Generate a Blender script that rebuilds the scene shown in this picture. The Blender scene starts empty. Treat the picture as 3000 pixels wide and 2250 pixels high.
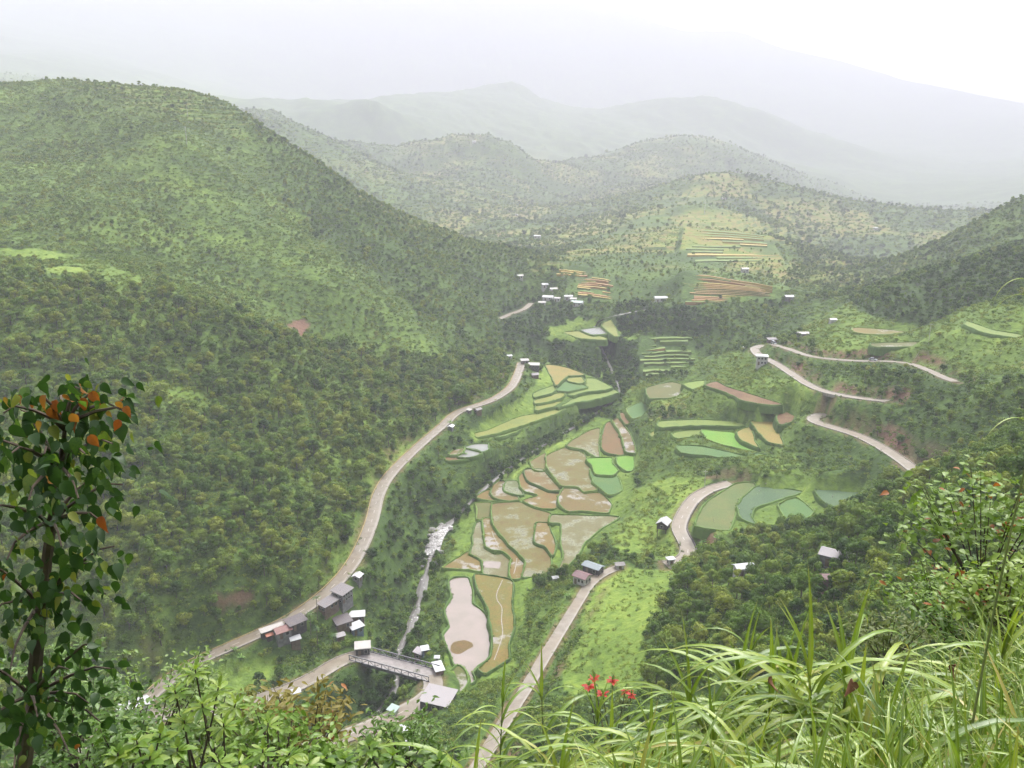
import bpy, bmesh, math, random
import numpy as np
from mathutils import Vector, Matrix, Euler

# ------------------------------------------------------------------ camera, world, sun
SC = bpy.context.scene
COL = SC.collection
random.seed(7); RNG = np.random.default_rng(7)
F_PX, PITCH = 2496.0, math.radians(15.0)        # focal length in px of a 3000 px wide frame; pitch down
cam_d = bpy.data.cameras.new('camera'); cam = bpy.data.objects.new('camera', cam_d); COL.objects.link(cam)
cam_d.sensor_width = 36.0; cam_d.lens = 36.0 * F_PX / 3000.0
cam_d.clip_start = 0.05; cam_d.clip_end = 40000
cam.location = (0, 0, 0); cam.rotation_euler = (math.radians(90) - PITCH, 0, 0)
SC.camera = cam

SUN_EL, SUN_AZ = math.radians(58), math.radians(25)      # azimuth from +y (view direction) towards +x
W = bpy.data.worlds.new('World'); SC.world = W; W.use_nodes = True
nt = W.node_tree; nt.nodes.clear()
sky = nt.nodes.new('ShaderNodeTexSky'); sky.sky_type = 'NISHITA'; sky.sun_disc = False
sky.sun_elevation = SUN_EL; sky.sun_rotation = SUN_AZ; sky.air_density = 1.0; sky.dust_density = 4.0; sky.ozone_density = 1.0
hs = nt.nodes.new('ShaderNodeHueSaturation'); hs.inputs['Saturation'].default_value = 0.22; hs.inputs['Value'].default_value = 1.0
bg = nt.nodes.new('ShaderNodeBackground'); bg.inputs['Strength'].default_value = 0.15
wo = nt.nodes.new('ShaderNodeOutputWorld')
nt.links.new(sky.outputs[0], hs.inputs['Color']); nt.links.new(hs.outputs[0], bg.inputs[0]); nt.links.new(bg.outputs[0], wo.inputs[0])
sun_d = bpy.data.lights.new('sun', 'SUN'); sun_d.energy = 1.3; sun_d.angle = math.radians(28); sun_d.color = (1.0, 0.97, 0.92)
sun = bpy.data.objects.new('sun', sun_d); COL.objects.link(sun); sun.location = (0, 0, 300)
sdir = Vector((math.sin(SUN_AZ) * math.cos(SUN_EL), math.cos(SUN_AZ) * math.cos(SUN_EL), math.sin(SUN_EL)))
sun.rotation_euler = sdir.to_track_quat('Z', 'Y').to_euler()
VS = SC.view_settings
SC.display_settings.display_device = 'sRGB'
VS.view_transform = 'Standard'; VS.look = 'None'; VS.gamma = 1.0; VS.exposure = 2.1; VS.use_curve_mapping = False
cy = SC.cycles
cy.use_denoising = True; cy.adaptive_threshold = 0.02; cy.max_bounces = 4; cy.diffuse_bounces = 3; cy.glossy_bounces = 2
cy.transmission_bounces = 3; cy.volume_bounces = 1; cy.transparent_max_bounces = 4
cy.caustics_reflective = False; cy.caustics_refractive = False; cy.sample_clamp_indirect = 6.0
HAZE_DENSITY = 0.00024

# ------------------------------------------------------------------ helpers: pixels of the photograph to places in the valley
CP, SP = math.cos(PITCH), math.sin(PITCH)
def ray(u, v):
    a = (u - 1500.0) / F_PX; b = (1125.0 - v) / F_PX
    return np.array([a, CP + b * SP, -SP + b * CP])
def at_z(u, v, z):
    d = ray(u, v); return d * (z / d[2])
def at_y(u, v, y):
    d = ray(u, v); return d * (y / d[1])
def project(p):
    p = np.asarray(p, float); x, y, z = p[..., 0], p[..., 1], p[..., 2]
    dep = y * CP - z * SP; up = y * SP + z * CP
    dep = np.where(dep < 0.01, 0.01, dep)
    return 1500 + F_PX * x / dep, 1125 - F_PX * up / dep, dep
def tile(x0, y0, s, pts):
    return [(x0 + a / s, y0 + b / s) for a, b in pts]
def in_poly(px, py, poly):
    px = np.asarray(px); py = np.asarray(py)
    ins = np.zeros(px.shape, bool); n = len(poly)
    for i in range(n):
        x1, y1 = poly[i]; x2, y2 = poly[(i + 1) % n]
        if y1 == y2: continue
        c = ((y1 > py) != (y2 > py)) & (px < (x2 - x1) * (py - y1) / (y2 - y1) + x1)
        ins ^= c
    return ins
def poly_dist(px, py, poly):
    d = np.full(np.shape(px), 1e9); n = len(poly)
    for i in range(n):
        x1, y1 = poly[i][:2]; x2, y2 = poly[(i + 1) % n][:2]
        vx, vy = x2 - x1, y2 - y1; L = vx * vx + vy * vy + 1e-9
        t = np.clip(((px - x1) * vx + (py - y1) * vy) / L, 0, 1)
        d = np.minimum(d, np.hypot(px - x1 - t * vx, py - y1 - t * vy))
    return d
def spline(pts, step=2.0):
    P = np.array(pts, float); out = []
    Q = np.vstack([2 * P[0] - P[1], P, 2 * P[-1] - P[-2]])
    for i in range(1, len(Q) - 2):
        p0, p1, p2, p3 = Q[i - 1], Q[i], Q[i + 1], Q[i + 2]
        n = max(2, int(np.linalg.norm(p2 - p1) / step))
        for k in range(n):
            t = k / n
            out.append(0.5 * ((2 * p1) + (-p0 + p2) * t + (2 * p0 - 5 * p1 + 4 * p2 - p3) * t * t + (-p0 + 3 * p1 - 3 * p2 + p3) * t ** 3))
    out.append(P[-1]); return np.array(out)
def _h(ix, iy, seed):
    n = (ix.astype(np.int64) * 374761393 + iy.astype(np.int64) * 668265263 + seed * 1442695041) & 0xffffffff
    n = ((n ^ (n >> 13)) * 1274126177) & 0xffffffff
    return ((n ^ (n >> 16)) & 0xffff) / 65535.0
def vnoise(x, y, seed=0):
    x = np.asarray(x, float); y = np.asarray(y, float)
    ix, iy = np.floor(x), np.floor(y); fx, fy = x - ix, y - iy
    fx = fx * fx * (3 - 2 * fx); fy = fy * fy * (3 - 2 * fy)
    a = _h(ix, iy, seed); b = _h(ix + 1, iy, seed); c = _h(ix, iy + 1, seed); d = _h(ix + 1, iy + 1, seed)
    return (a * (1 - fx) + b * fx) * (1 - fy) + (c * (1 - fx) + d * fx) * fy
def fbm(x, y, seed=0, oct=4):
    s = 0; a = 0.5
    for o in range(oct):
        s = s + a * (vnoise(x * 2 ** o + 17.3 * o, y * 2 ** o - 9.1 * o, seed + o) * 2 - 1); a *= 0.5
    return s
def sstep(a, b, x):
    t = np.clip((x - a) / (b - a), 0, 1); return t * t * (3 - 2 * t)

# ------------------------------------------------------------------ helpers: meshes, objects, tags
def tag(o, label=None, cat=None, group=None, kind=None):
    if label: o['label'] = label
    if cat: o['category'] = cat
    if group: o['group'] = group
    if kind: o['kind'] = kind
    return o
def empty(name, loc=(0, 0, 0), rz=0.0):
    o = bpy.data.objects.new(name, None); COL.objects.link(o); o.location = loc; o.rotation_euler = (0, 0, rz)
    o.empty_display_size = 0.2; return o
def mesh_obj(name, verts, faces, mat=None, parent=None, smooth=False):
    me = bpy.data.meshes.new(name)
    me.from_pydata([tuple(map(float, v)) for v in verts], [], [tuple(map(int, f)) for f in faces]); me.update()
    if mat is not None: me.materials.append(mat)
    if smooth: me.polygons.foreach_set('use_smooth', np.ones(len(me.polygons), bool))
    o = bpy.data.objects.new(name, me); COL.objects.link(o)
    if parent is not None: o.parent = parent
    return o
def data_obj(name, me, parent=None):
    o = bpy.data.objects.new(name, me); COL.objects.link(o)
    if parent is not None: o.parent = parent
    return o
class MB:
    """collects boxes, bars and tubes; build() links them as one mesh object"""
    def __init__(s): s.v = []; s.f = []
    def add(s, V, Fc):
        b = len(s.v); s.v += [tuple(map(float, p)) for p in V]; s.f += [tuple(i + b for i in f) for f in Fc]; return s
    def box(s, c, d, rz=0.0):
        x, y, z = d[0] / 2, d[1] / 2, d[2] / 2; cs, sn = math.cos(rz), math.sin(rz)
        V = []
        for X, Y, Z in ((-x, -y, -z), (x, -y, -z), (x, y, -z), (-x, y, -z), (-x, -y, z), (x, -y, z), (x, y, z), (-x, y, z)):
            V.append((c[0] + X * cs - Y * sn, c[1] + X * sn + Y * cs, c[2] + Z))
        return s.add(V, [(0, 3, 2, 1), (4, 5, 6, 7), (0, 1, 5, 4), (1, 2, 6, 5), (2, 3, 7, 6), (3, 0, 4, 7)])
    def tube(s, pts, rad, n=6, cap=True):
        pts = [Vector(p) for p in pts]; rad = list(rad) if hasattr(rad, '__len__') else [rad] * len(pts)
        V = []; Fc = []
        for i, p in enumerate(pts):
            t = (pts[min(i + 1, len(pts) - 1)] - pts[max(i - 1, 0)]).normalized()
            a = t.orthogonal().normalized() if i == 0 else (a - t * a.dot(t)).normalized()
            b = t.cross(a)
            for k in range(n):
                w = 2 * math.pi * k / n; V.append(p + (a * math.cos(w) + b * math.sin(w)) * rad[i])
        for i in range(len(pts) - 1):
            for k in range(n):
                k2 = (k + 1) % n; Fc.append((i * n + k, i * n + k2, (i + 1) * n + k2, (i + 1) * n + k))
        if cap: Fc.append(tuple(range(n))[::-1]); Fc.append(tuple(range((len(pts) - 1) * n, len(pts) * n)))
        return s.add(V, Fc)
    def bar(s, a, b, w): return s.tube([a, b], w, 4)
    def build(s, name, mat, parent=None, smooth=False): return mesh_obj(name, s.v, s.f, mat, parent, smooth)
    def mesh(s, name, mat, smooth=False):
        me = bpy.data.meshes.new(name); me.from_pydata(s.v, [], s.f); me.update(); me.materials.append(mat)
        if smooth: me.polygons.foreach_set('use_smooth', np.ones(len(me.polygons), bool))
        return me

# ------------------------------------------------------------------ materials
MAT = {}
def mat_new(name):
    m = bpy.data.materials.new(name); m.use_nodes = True; n = m.node_tree; n.nodes.clear()
    out = n.nodes.new('ShaderNodeOutputMaterial'); MAT[name] = m; return m, n, out
def nd(n, t, **kw):
    x = n.nodes.new(t)
    for k, v in kw.items():
        if k in x.inputs: x.inputs[k].default_value = v
        else: setattr(x, k, v)
    return x
def ramp(n, fac, stops):
    r = n.nodes.new('ShaderNodeValToRGB'); e = r.color_ramp.elements
    while len(e) < len(stops): e.new(0.5)
    for i, (p, c) in enumerate(stops): e[i].position = p; e[i].color = (*c, 1)
    n.links.new(fac, r.inputs[0]); return r.outputs[0]
def mixc(n, fac, a, b, mode='MIX'):
    m = n.nodes.new('ShaderNodeMix'); m.data_type = 'RGBA'; m.blend_type = mode
    for sock, val in ((m.inputs[0], fac), (m.inputs[6], a), (m.inputs[7], b)):
        if hasattr(val, 'is_linked'): n.links.new(val, sock)
        elif isinstance(val, (int, float)): sock.default_value = val
        else: sock.default_value = (*val, 1)
    return m.outputs[2]
def mth(n, op, a, b=None):
    m = n.nodes.new('ShaderNodeMath'); m.operation = op
    for i, v in enumerate((a, b)):
        if v is None: continue
        if hasattr(v, 'is_linked'): n.links.new(v, m.inputs[i])
        else: m.inputs[i].default_value = v
    return m.outputs[0]
def noise(n, scale, detail=4, coord='Object', rough=0.55):
    tc = n.nodes.new('ShaderNodeTexCoord'); t = n.nodes.new('ShaderNodeTexNoise')
    t.inputs['Scale'].default_value = scale; t.inputs['Detail'].default_value = detail; t.inputs['Roughness'].default_value = rough
    n.links.new(tc.outputs[coord], t.inputs['Vector']); return t.outputs['Fac']
def bump(n, h, dist, strength=0.5):
    b = n.nodes.new('ShaderNodeBump'); b.inputs['Distance'].default_value = dist; b.inputs['Strength'].default_value = strength
    n.links.new(h, b.inputs['Height']); return b.outputs[0]
def plain(name, c1, c2, scale=1.0, rough=0.8, bumpd=0.0, spec=0.3, metal=0.0, detail=5, lo=0.35, hi=0.65):
    m, n, out = mat_new(name); f = noise(n, scale, detail)
    b = nd(n, 'ShaderNodeBsdfPrincipled', Roughness=rough, Metallic=metal); b.inputs['Specular IOR Level'].default_value = spec
    n.links.new(ramp(n, f, [(lo, c1), (hi, c2)]), b.inputs['Base Color'])
    if bumpd: n.links.new(bump(n, f, bumpd), b.inputs['Normal'])
    n.links.new(b.outputs[0], out.inputs[0]); return m
def leafmat(name, dark, mid, light, trans=0.3, rough=0.5, attr=True, var=0.35, nscale=0.6, spec=0.25):
    """foliage: colour follows each plant's own tint, with variation between plants and between clumps"""
    m, n, out = mat_new(name)
    at = nd(n, 'ShaderNodeAttribute', attribute_type='INSTANCER', attribute_name='tint')
    oi = n.nodes.new('ShaderNodeObjectInfo'); f = noise(n, nscale, 3)
    t = mth(n, 'ADD', at.outputs['Fac'], mth(n, 'MULTIPLY', mth(n, 'SUBTRACT', oi.outputs['Random'], 0.5), var))
    t = mth(n, 'ADD', t, mth(n, 'MULTIPLY', mth(n, 'SUBTRACT', f, 0.5), 0.5))
    c = ramp(n, t, [(0.1, dark), (0.5, mid), (0.95, light)])
    d = nd(n, 'ShaderNodeBsdfPrincipled', Roughness=rough); d.inputs['Specular IOR Level'].default_value = spec
    tr = n.nodes.new('ShaderNodeBsdfTranslucent'); mx = n.nodes.new('ShaderNodeMixShader'); mx.inputs[0].default_value = trans
    n.links.new(c, d.inputs['Base Color']); n.links.new(mixc(n, 1.0, c, (1.0, 1.0, 0.6), 'MULTIPLY'), tr.inputs['Color'])
    n.links.new(d.outputs[0], mx.inputs[1]); n.links.new(tr.outputs[0], mx.inputs[2]); n.links.new(mx.outputs[0], out.inputs[0]); return m
# ------------------------------------------------------------------ the lie of the land: measured points (pixel + height, or pixel + distance)
ROADS = {
 'main': (5.2, [(180,2230,-173),(330,2120,-172),(400,2075,-171.5),(470,2010,-171),(560,1945,-169),(700,1882,-166),(850,1812,-163),(960,1732,-160.5),(1022,1665,-158.5),(1060,1600,-157),
               (1088,1530,-155.5),(1098,1490,-154.5),(1108,1450,-153.5),(1135,1400,-152.5),(1185,1345,-151.5),(1245,1290,-150.5),(1300,1243,-149.5),(1345,1205,-149),(1440,1172,-148),(1495,1135,-147.5),
               (1515,1100,-147.5),(1528,1062,-147)]),
 'main_far': (5.0, [(1462,934,-141),(1500,918,-140),(1535,905,-139),(1556,888,-139)]),
 'bridge_left': (5.6, [(400,2092,-171.8),(560,2090,-172),(700,2062,-172),(800,2035,-172),(880,2005,-172),(950,1965,-172),(1005,1930,-172),(1050,1920,-172)]),
 'bridge_right': (6.5, [(1262,1978,-172),(1280,2005,-172),(1255,2040,-172),(1210,2070,-171.8),(1150,2100,-171.5),(1080,2130,-171.2),(1000,2160,-171),(860,2200,-171),(700,2260,-171)]),
 'lower_right': (4.0, [(1370,2290,-156),(1440,2180,-158),(1490,2095,-159),(1545,2010,-159.5),(1595,1925,-160),(1650,1835,-160.5),(1690,1770,-160.5),(1728,1710,-160.5),(1765,1680,-160),(1815,1660,-160)]),
 'curve': (5.8, [(1950,1655,-158),(1998,1645,-157.5),(2020,1620,-157),(2012,1590,-156),(1988,1555,-155),(1994,1525,-154),(2012,1490,-153),(2040,1455,-152),(2085,1430,-151),(2140,1416,-150)]),
 'switch_low': (5.5, [(2420,1213,430),(2388,1218,428),(2378,1230,422),(2420,1246,410),(2500,1270,395),(2560,1297,378),(2635,1343,352),(2690,1385,332)]),
 'switch_mid': (5.0, [(2235,1012,-125),(2210,1020,-125),(2225,1042,-124.5),(2265,1060,-124.3),(2310,1088,-124),(2370,1127,-122.5),(2430,1150,-121),(2520,1166,-119),(2600,1175,-117)]),
 'switch_top': (4.6, [(2262,1008,-120),(2310,1022,-118.6),(2370,1042,-117),(2440,1052,-115),(2520,1057,-113),(2600,1058,-111),(2660,1064,-109),(2710,1080,-107),(2765,1105,-104),(2800,1118,-102.5)]),
}
RIVER = [(1905,905,-128),(1800,925,-131),(1752,945,-140),(1748,985,-150),(1790,1080,-160),(1812,1150,-163.5),(1760,1200,-165.8),(1640,1275,-169),(1520,1350,-171),(1420,1430,-172.5),
         (1330,1520,-176),(1285,1565,-177.3),(1262,1630,-178.6),(1245,1690,-179.6),(1230,1750,-180.5),(1205,1830,-181.4)]
RIVER_W = [(-43,285,-182),(-42,262,-182.6),(-52,240,-183.2),(-75,215,-184),(-125,185,-185)]
CTRL_Z = [  # u, v, z
 # valley floor and the paddies on the right bank
 (1370,1650,-173),(1480,1760,-174),(1300,1800,-175),(1280,1700,-176),(1330,1600,-175),(1290,1900,-174.5),(1420,1950,-174),(1560,1750,-170),(1600,1650,-168),(1690,1560,-166),
 (1560,1850,-168),(1500,1980,-168),(1820,1560,-164),(1880,1450,-160),(1900,1330,-156),(1880,1250,-155),(1860,1180,-158),(1960,1105,-150),(1940,1130,-151),(2000,1180,-149),
 (1380,2030,-170),(1286,2041,-171),(1190,2150,-171),(1100,2170,-171),(1420,2080,-164),
 (2050,1280,-147),(2250,1260,-140),(2330,1290,-140),(2200,1160,-134),(2130,1120,-139),(2150,1060,-136),(2080,1040,-140),(2100,1350,-146),(2250,1390,-142),(2400,1380,-136),(2200,1330,-142),
 (2150,1500,-148),(2300,1470,-146),(2450,1440,-142),(2500,1410,-138),(2080,1570,-150),(2200,1560,-147),(2500,1340,-136),
 (1800,1750,-157),(1900,1720,-154),(1850,1900,-147),(1760,2000,-150),(1960,1700,-153),(1720,2060,-148),(1900,1650,-158),
 # right slope, wooded
 (2000,1820,-136),(2100,1760,-130),(2200,1700,-124),(2300,1740,-113),(2452,1650,-112),(2180,1900,-113),(2000,2000,-124),(2600,1560,-100),(2700,1450,-98),(2900,1370,-80),(2990,1240,-76),
 (2500,1850,-96),(2800,1650,-72),(3050,1400,-66),(1650,2100,-146),(1800,2100,-132),
 # left bank
 (1020,1840,-171),(870,1880,-170),(740,1950,-171.5),(900,1930,-173),(1060,1890,-173),(1120,1650,-165),(1180,1500,-166),(1190,1580,-170),(1150,1720,-174),(1260,1400,-161),(1380,1350,-164),
 (1460,1230,-158.5),(1560,1200,-159),(1500,1270,-163),(1600,1230,-164),(1570,1080,-150.5),(1460,1300,-167),(1400,1320,-163),(1600,1040,-156),
 (560,2010,-172),(650,2030,-173),
 # gully and centre
 (1700,1030,-160),(1820,1030,-158),(1780,970,-143),(1650,970,-140),(1560,980,-144),(1600,930,-140),(1870,985,-142),(1880,1105,-160),(2040,985,-139),(2050,1090,-157),(1900,930,-133),(2050,945,-130),(2150,950,-128),
 (1850,895,-130),(1960,900,-126),(2150,905,-122),(2280,900,-124),(2020,885,-122),(2255,885,-121),(2010,800,-106),(1940,870,-124),(1690,880,-131),(1600,870,-133),(1800,880,-130),(1650,790,-112),(1800,860,-127),(1780,800,-115),
 (2310,865,-120),(2450,870,-124),(2600,850,-125),(2300,950,-126),
]
CTRL_Y = [  # u, v, distance ahead
 # right hill above the road
 (2350,985,570),(2450,1000,520),(2450,955,560),(2600,1010,490),(2600,960,525),(2720,980,470),(2850,1020,425),(2800,900,510),(3000,900,450),(3000,1000,395),(2900,1090,395),(2650,1120,412),(2400,1085,470),
 (2330,1120,462),(2450,1190,415),(2570,1225,395),(2700,1270,360),(2900,1160,340),(2600,1410,330),
 # left hill: crest
 (-500,272,970),(-200,262,966),(0,258,961),(250,262,973),(400,274,975),(560,290,976),(690,322,972),(800,402,952),(950,490,929),(1100,587,902),(1250,677,878),(1400,770,852),(1500,834,842),(1572,898,844),
 # left hill: face
 (600,360,860),(450,420,770),(560,430,768),(650,540,726),(760,650,675),(900,790,618),(1000,880,590),(1090,960,590),(350,500,725),(200,450,774),(0,450,786),(0,600,631),(180,600,631),(330,640,616),
 (480,700,608),(600,780,589),(740,850,577),(850,930,560),(960,1010,545),(1080,1080,530),(700,520,790),(850,650,752),(1000,750,713),(1150,860,676),(1250,960,640),(1380,1050,625),(1000,600,834),(1250,780,772),(1400,900,735),(1470,1000,680),
 (0,740,513),(150,745,514),(350,800,498),(0,790,476),(150,800,474),(500,860,478),(640,930,465),(780,1020,460),(880,1110,455),(1000,1190,455),(1150,1200,465),(300,950,425),(450,1040,420),(600,1150,405),(720,1270,385),(850,1370,365),(1000,1350,380),
 (0,950,405),(150,1080,385),(0,1200,345),(250,1250,345),(450,1330,340),(600,1430,330),(300,1500,300),(0,1500,285),(700,1550,310),(850,1560,318),(600,1700,278),(300,1750,262),(0,1800,245),(450,1850,258),(750,1750,280),(900,1640,300),(960,1580,318),
 (-400,1500,260),(-400,1000,370),(-400,1900,215),(1050,1440,372),(1230,1180,492),(1350,1130,540),
 # centre hill and what lies behind it
 (2150,500,2015),(2070,510,1985),(2250,530,1954),(2330,590,1816),(2420,670,1637),(2520,730,1492),(2620,785,1360),(2690,830,1261),(2050,600,1548),(2200,640,1490),(2000,690,1149),(2150,720,1086),(2300,750,1099),(2450,800,1032),(1900,650,1420),(1850,750,996),(1750,700,1271),(1680,760,988),
 (1640,650,1870),(1650,600,2250),
 (1800,470,3175),(1900,430,3291),(1990,400,3407),(2060,392,3407),(2150,420,3361),(2230,470,3291),(2300,540,3175),(2350,600,3059),(2400,650,2827),(2120,540,2479),(1900,560,2247),(1800,580,2250),
 (1150,560,2479),(1220,500,2595),(1290,430,2711),(1360,392,2757),(1430,385,2757),(1500,410,2757),(1560,460,2711),(1610,540,2595),(1640,620,2293),(1400,470,2479),(1350,540,2247),(1450,590,2124),(1560,690,1528),(1500,650,1722),(1600,740,1165),
 (870,360,2174),(980,460,2019),(800,330,2525),
 (1880,300,5460),(1960,272,5460),(2050,270,5460),(2150,290,5369),(2250,330,5278),(2300,400,5096),(2340,480,4914),(700,330,5460),(900,300,5642),(1100,300,5824),(1300,285,5824),(1600,330,5460),(1750,345,5460),
 (2450,600,3175),(2500,640,2827),(2560,690,2479),(2650,600,3639),(2800,560,4103),(2950,490,5096),(2700,690,2479),(3000,450,5824),(2700,640,3175),
 (3000,575,900),(2900,640,890),(2800,705,880),(2710,780,870),(3000,700,760),
 (2950,752,585),(3000,745,580),(2850,775,590),(2700,805,610),(2560,850,635),(2450,900,650),(2350,962,640),(2900,740,700),(2600,830,760),
 # the far range, lost in cloud
 (-300,-80,9500),(300,-60,9500),(900,-90,9500),(1400,-40,9500),(1690,2,9500),(1850,45,9500),(2000,90,9500),(2080,88,9500),(2160,92,9500),(2300,150,9500),(2500,192,9500),(2700,262,9500),(2900,330,9500),(3200,400,9500),
 (0,150,5600),(200,150,5600),(500,230,5600),(700,300,4600),(1100,300,4000),(1500,250,5600),
]
CTRL_W = [
 (250,2750,-100),(480,2750,-100),(680,4150,-40),(1100,4050,-60),(1450,4300,-60),(-550,3650,-80),(-260,3750,-100),(100,3650,-100),(-780,3350,-70),(0,7000,200),(900,6900,200),(-1300,7000,230),(2000,6400,60),  # world points round the place where one stands, and round the horizon
 (0,0,-1.7),(0,-12,-0.4),(-8,-4,-1.5),(9,-3,-1.2),(0,3,-3.1),(0,6,-5.4),(0,10,-9),(0,20,-18.5),(0,40,-37.5),(0,70,-66),(0,100,-94),(0,140,-131),(0,180,-163),
 (3,3,-2.5),(3,5,-3.7),(1.5,4,-3.5),(4,8,-5.7),(2,8,-6.9),(5,4,-2.6),(6,8,-5.2),(10,14,-9.5),(16,20,-14),(30,40,-27),(50,75,-48),(40,100,-78),(80,120,-66),(70,160,-98),(-5,4,-4.0),(-8,8,-8),(-15,20,-19.5),(-30,40,-38),(-50,80,-75),(-70,120,-115),(-90,160,-155),(-60,180,-172),
 (-130,130,-160),(-170,160,-172),(-220,120,-165),(30,150,-122),(130,180,-62),(120,100,-45),(200,250,-68),(250,350,-80),(-40,-20,10),(40,-20,14),(0,-60,35),(-200,0,-60),(200,0,10),(0,-300,160),(300,-300,200),(-400,-200,60),
 (0,-2000,500),(2500,-1500,600),(-2500,-1500,500),(-2500,800,420),(2500,800,420),(4500,3000,500),(-4500,3000,700),(-5000,6000,900),(0,11800,700),(4500,11800,400),(-2500,11800,800),(8000,0,500),(-8000,0,500),(0,-8000,500),(8000,8000,300),(-8000,8000,500),
 (-800,1300,-40),(-500,1100,-60),(-300,1050,-90),(900,600,60),(700,500,20),(-900,500,160),(-700,300,90),(500,250,-20),
]
CTRL = [at_z(*c) for c in CTRL_Z] + [at_y(*c) for c in CTRL_Y] + [np.array(c, float) for c in CTRL_W]
ROAD_W = {}
for k, (w, pts) in ROADS.items():
    P3 = np.array([at_z(*p) if p[2] < 0 else at_y(*p) for p in pts]); S = spline(P3, 2.0)
    if len(S) > 8:      # even out the gradient
        for _ in range(6): S[1:-1] = (S[:-2] + 2 * S[1:-1] + S[2:]) / 4
    ROAD_W[k] = (w, S); CTRL += [p for p in P3]
RIVP = [at_z(*p) for p in RIVER] + [np.array(p, float) for p in RIVER_W]
RIV = spline(np.array(RIVP), 2.5); CTRL += RIVP

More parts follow.
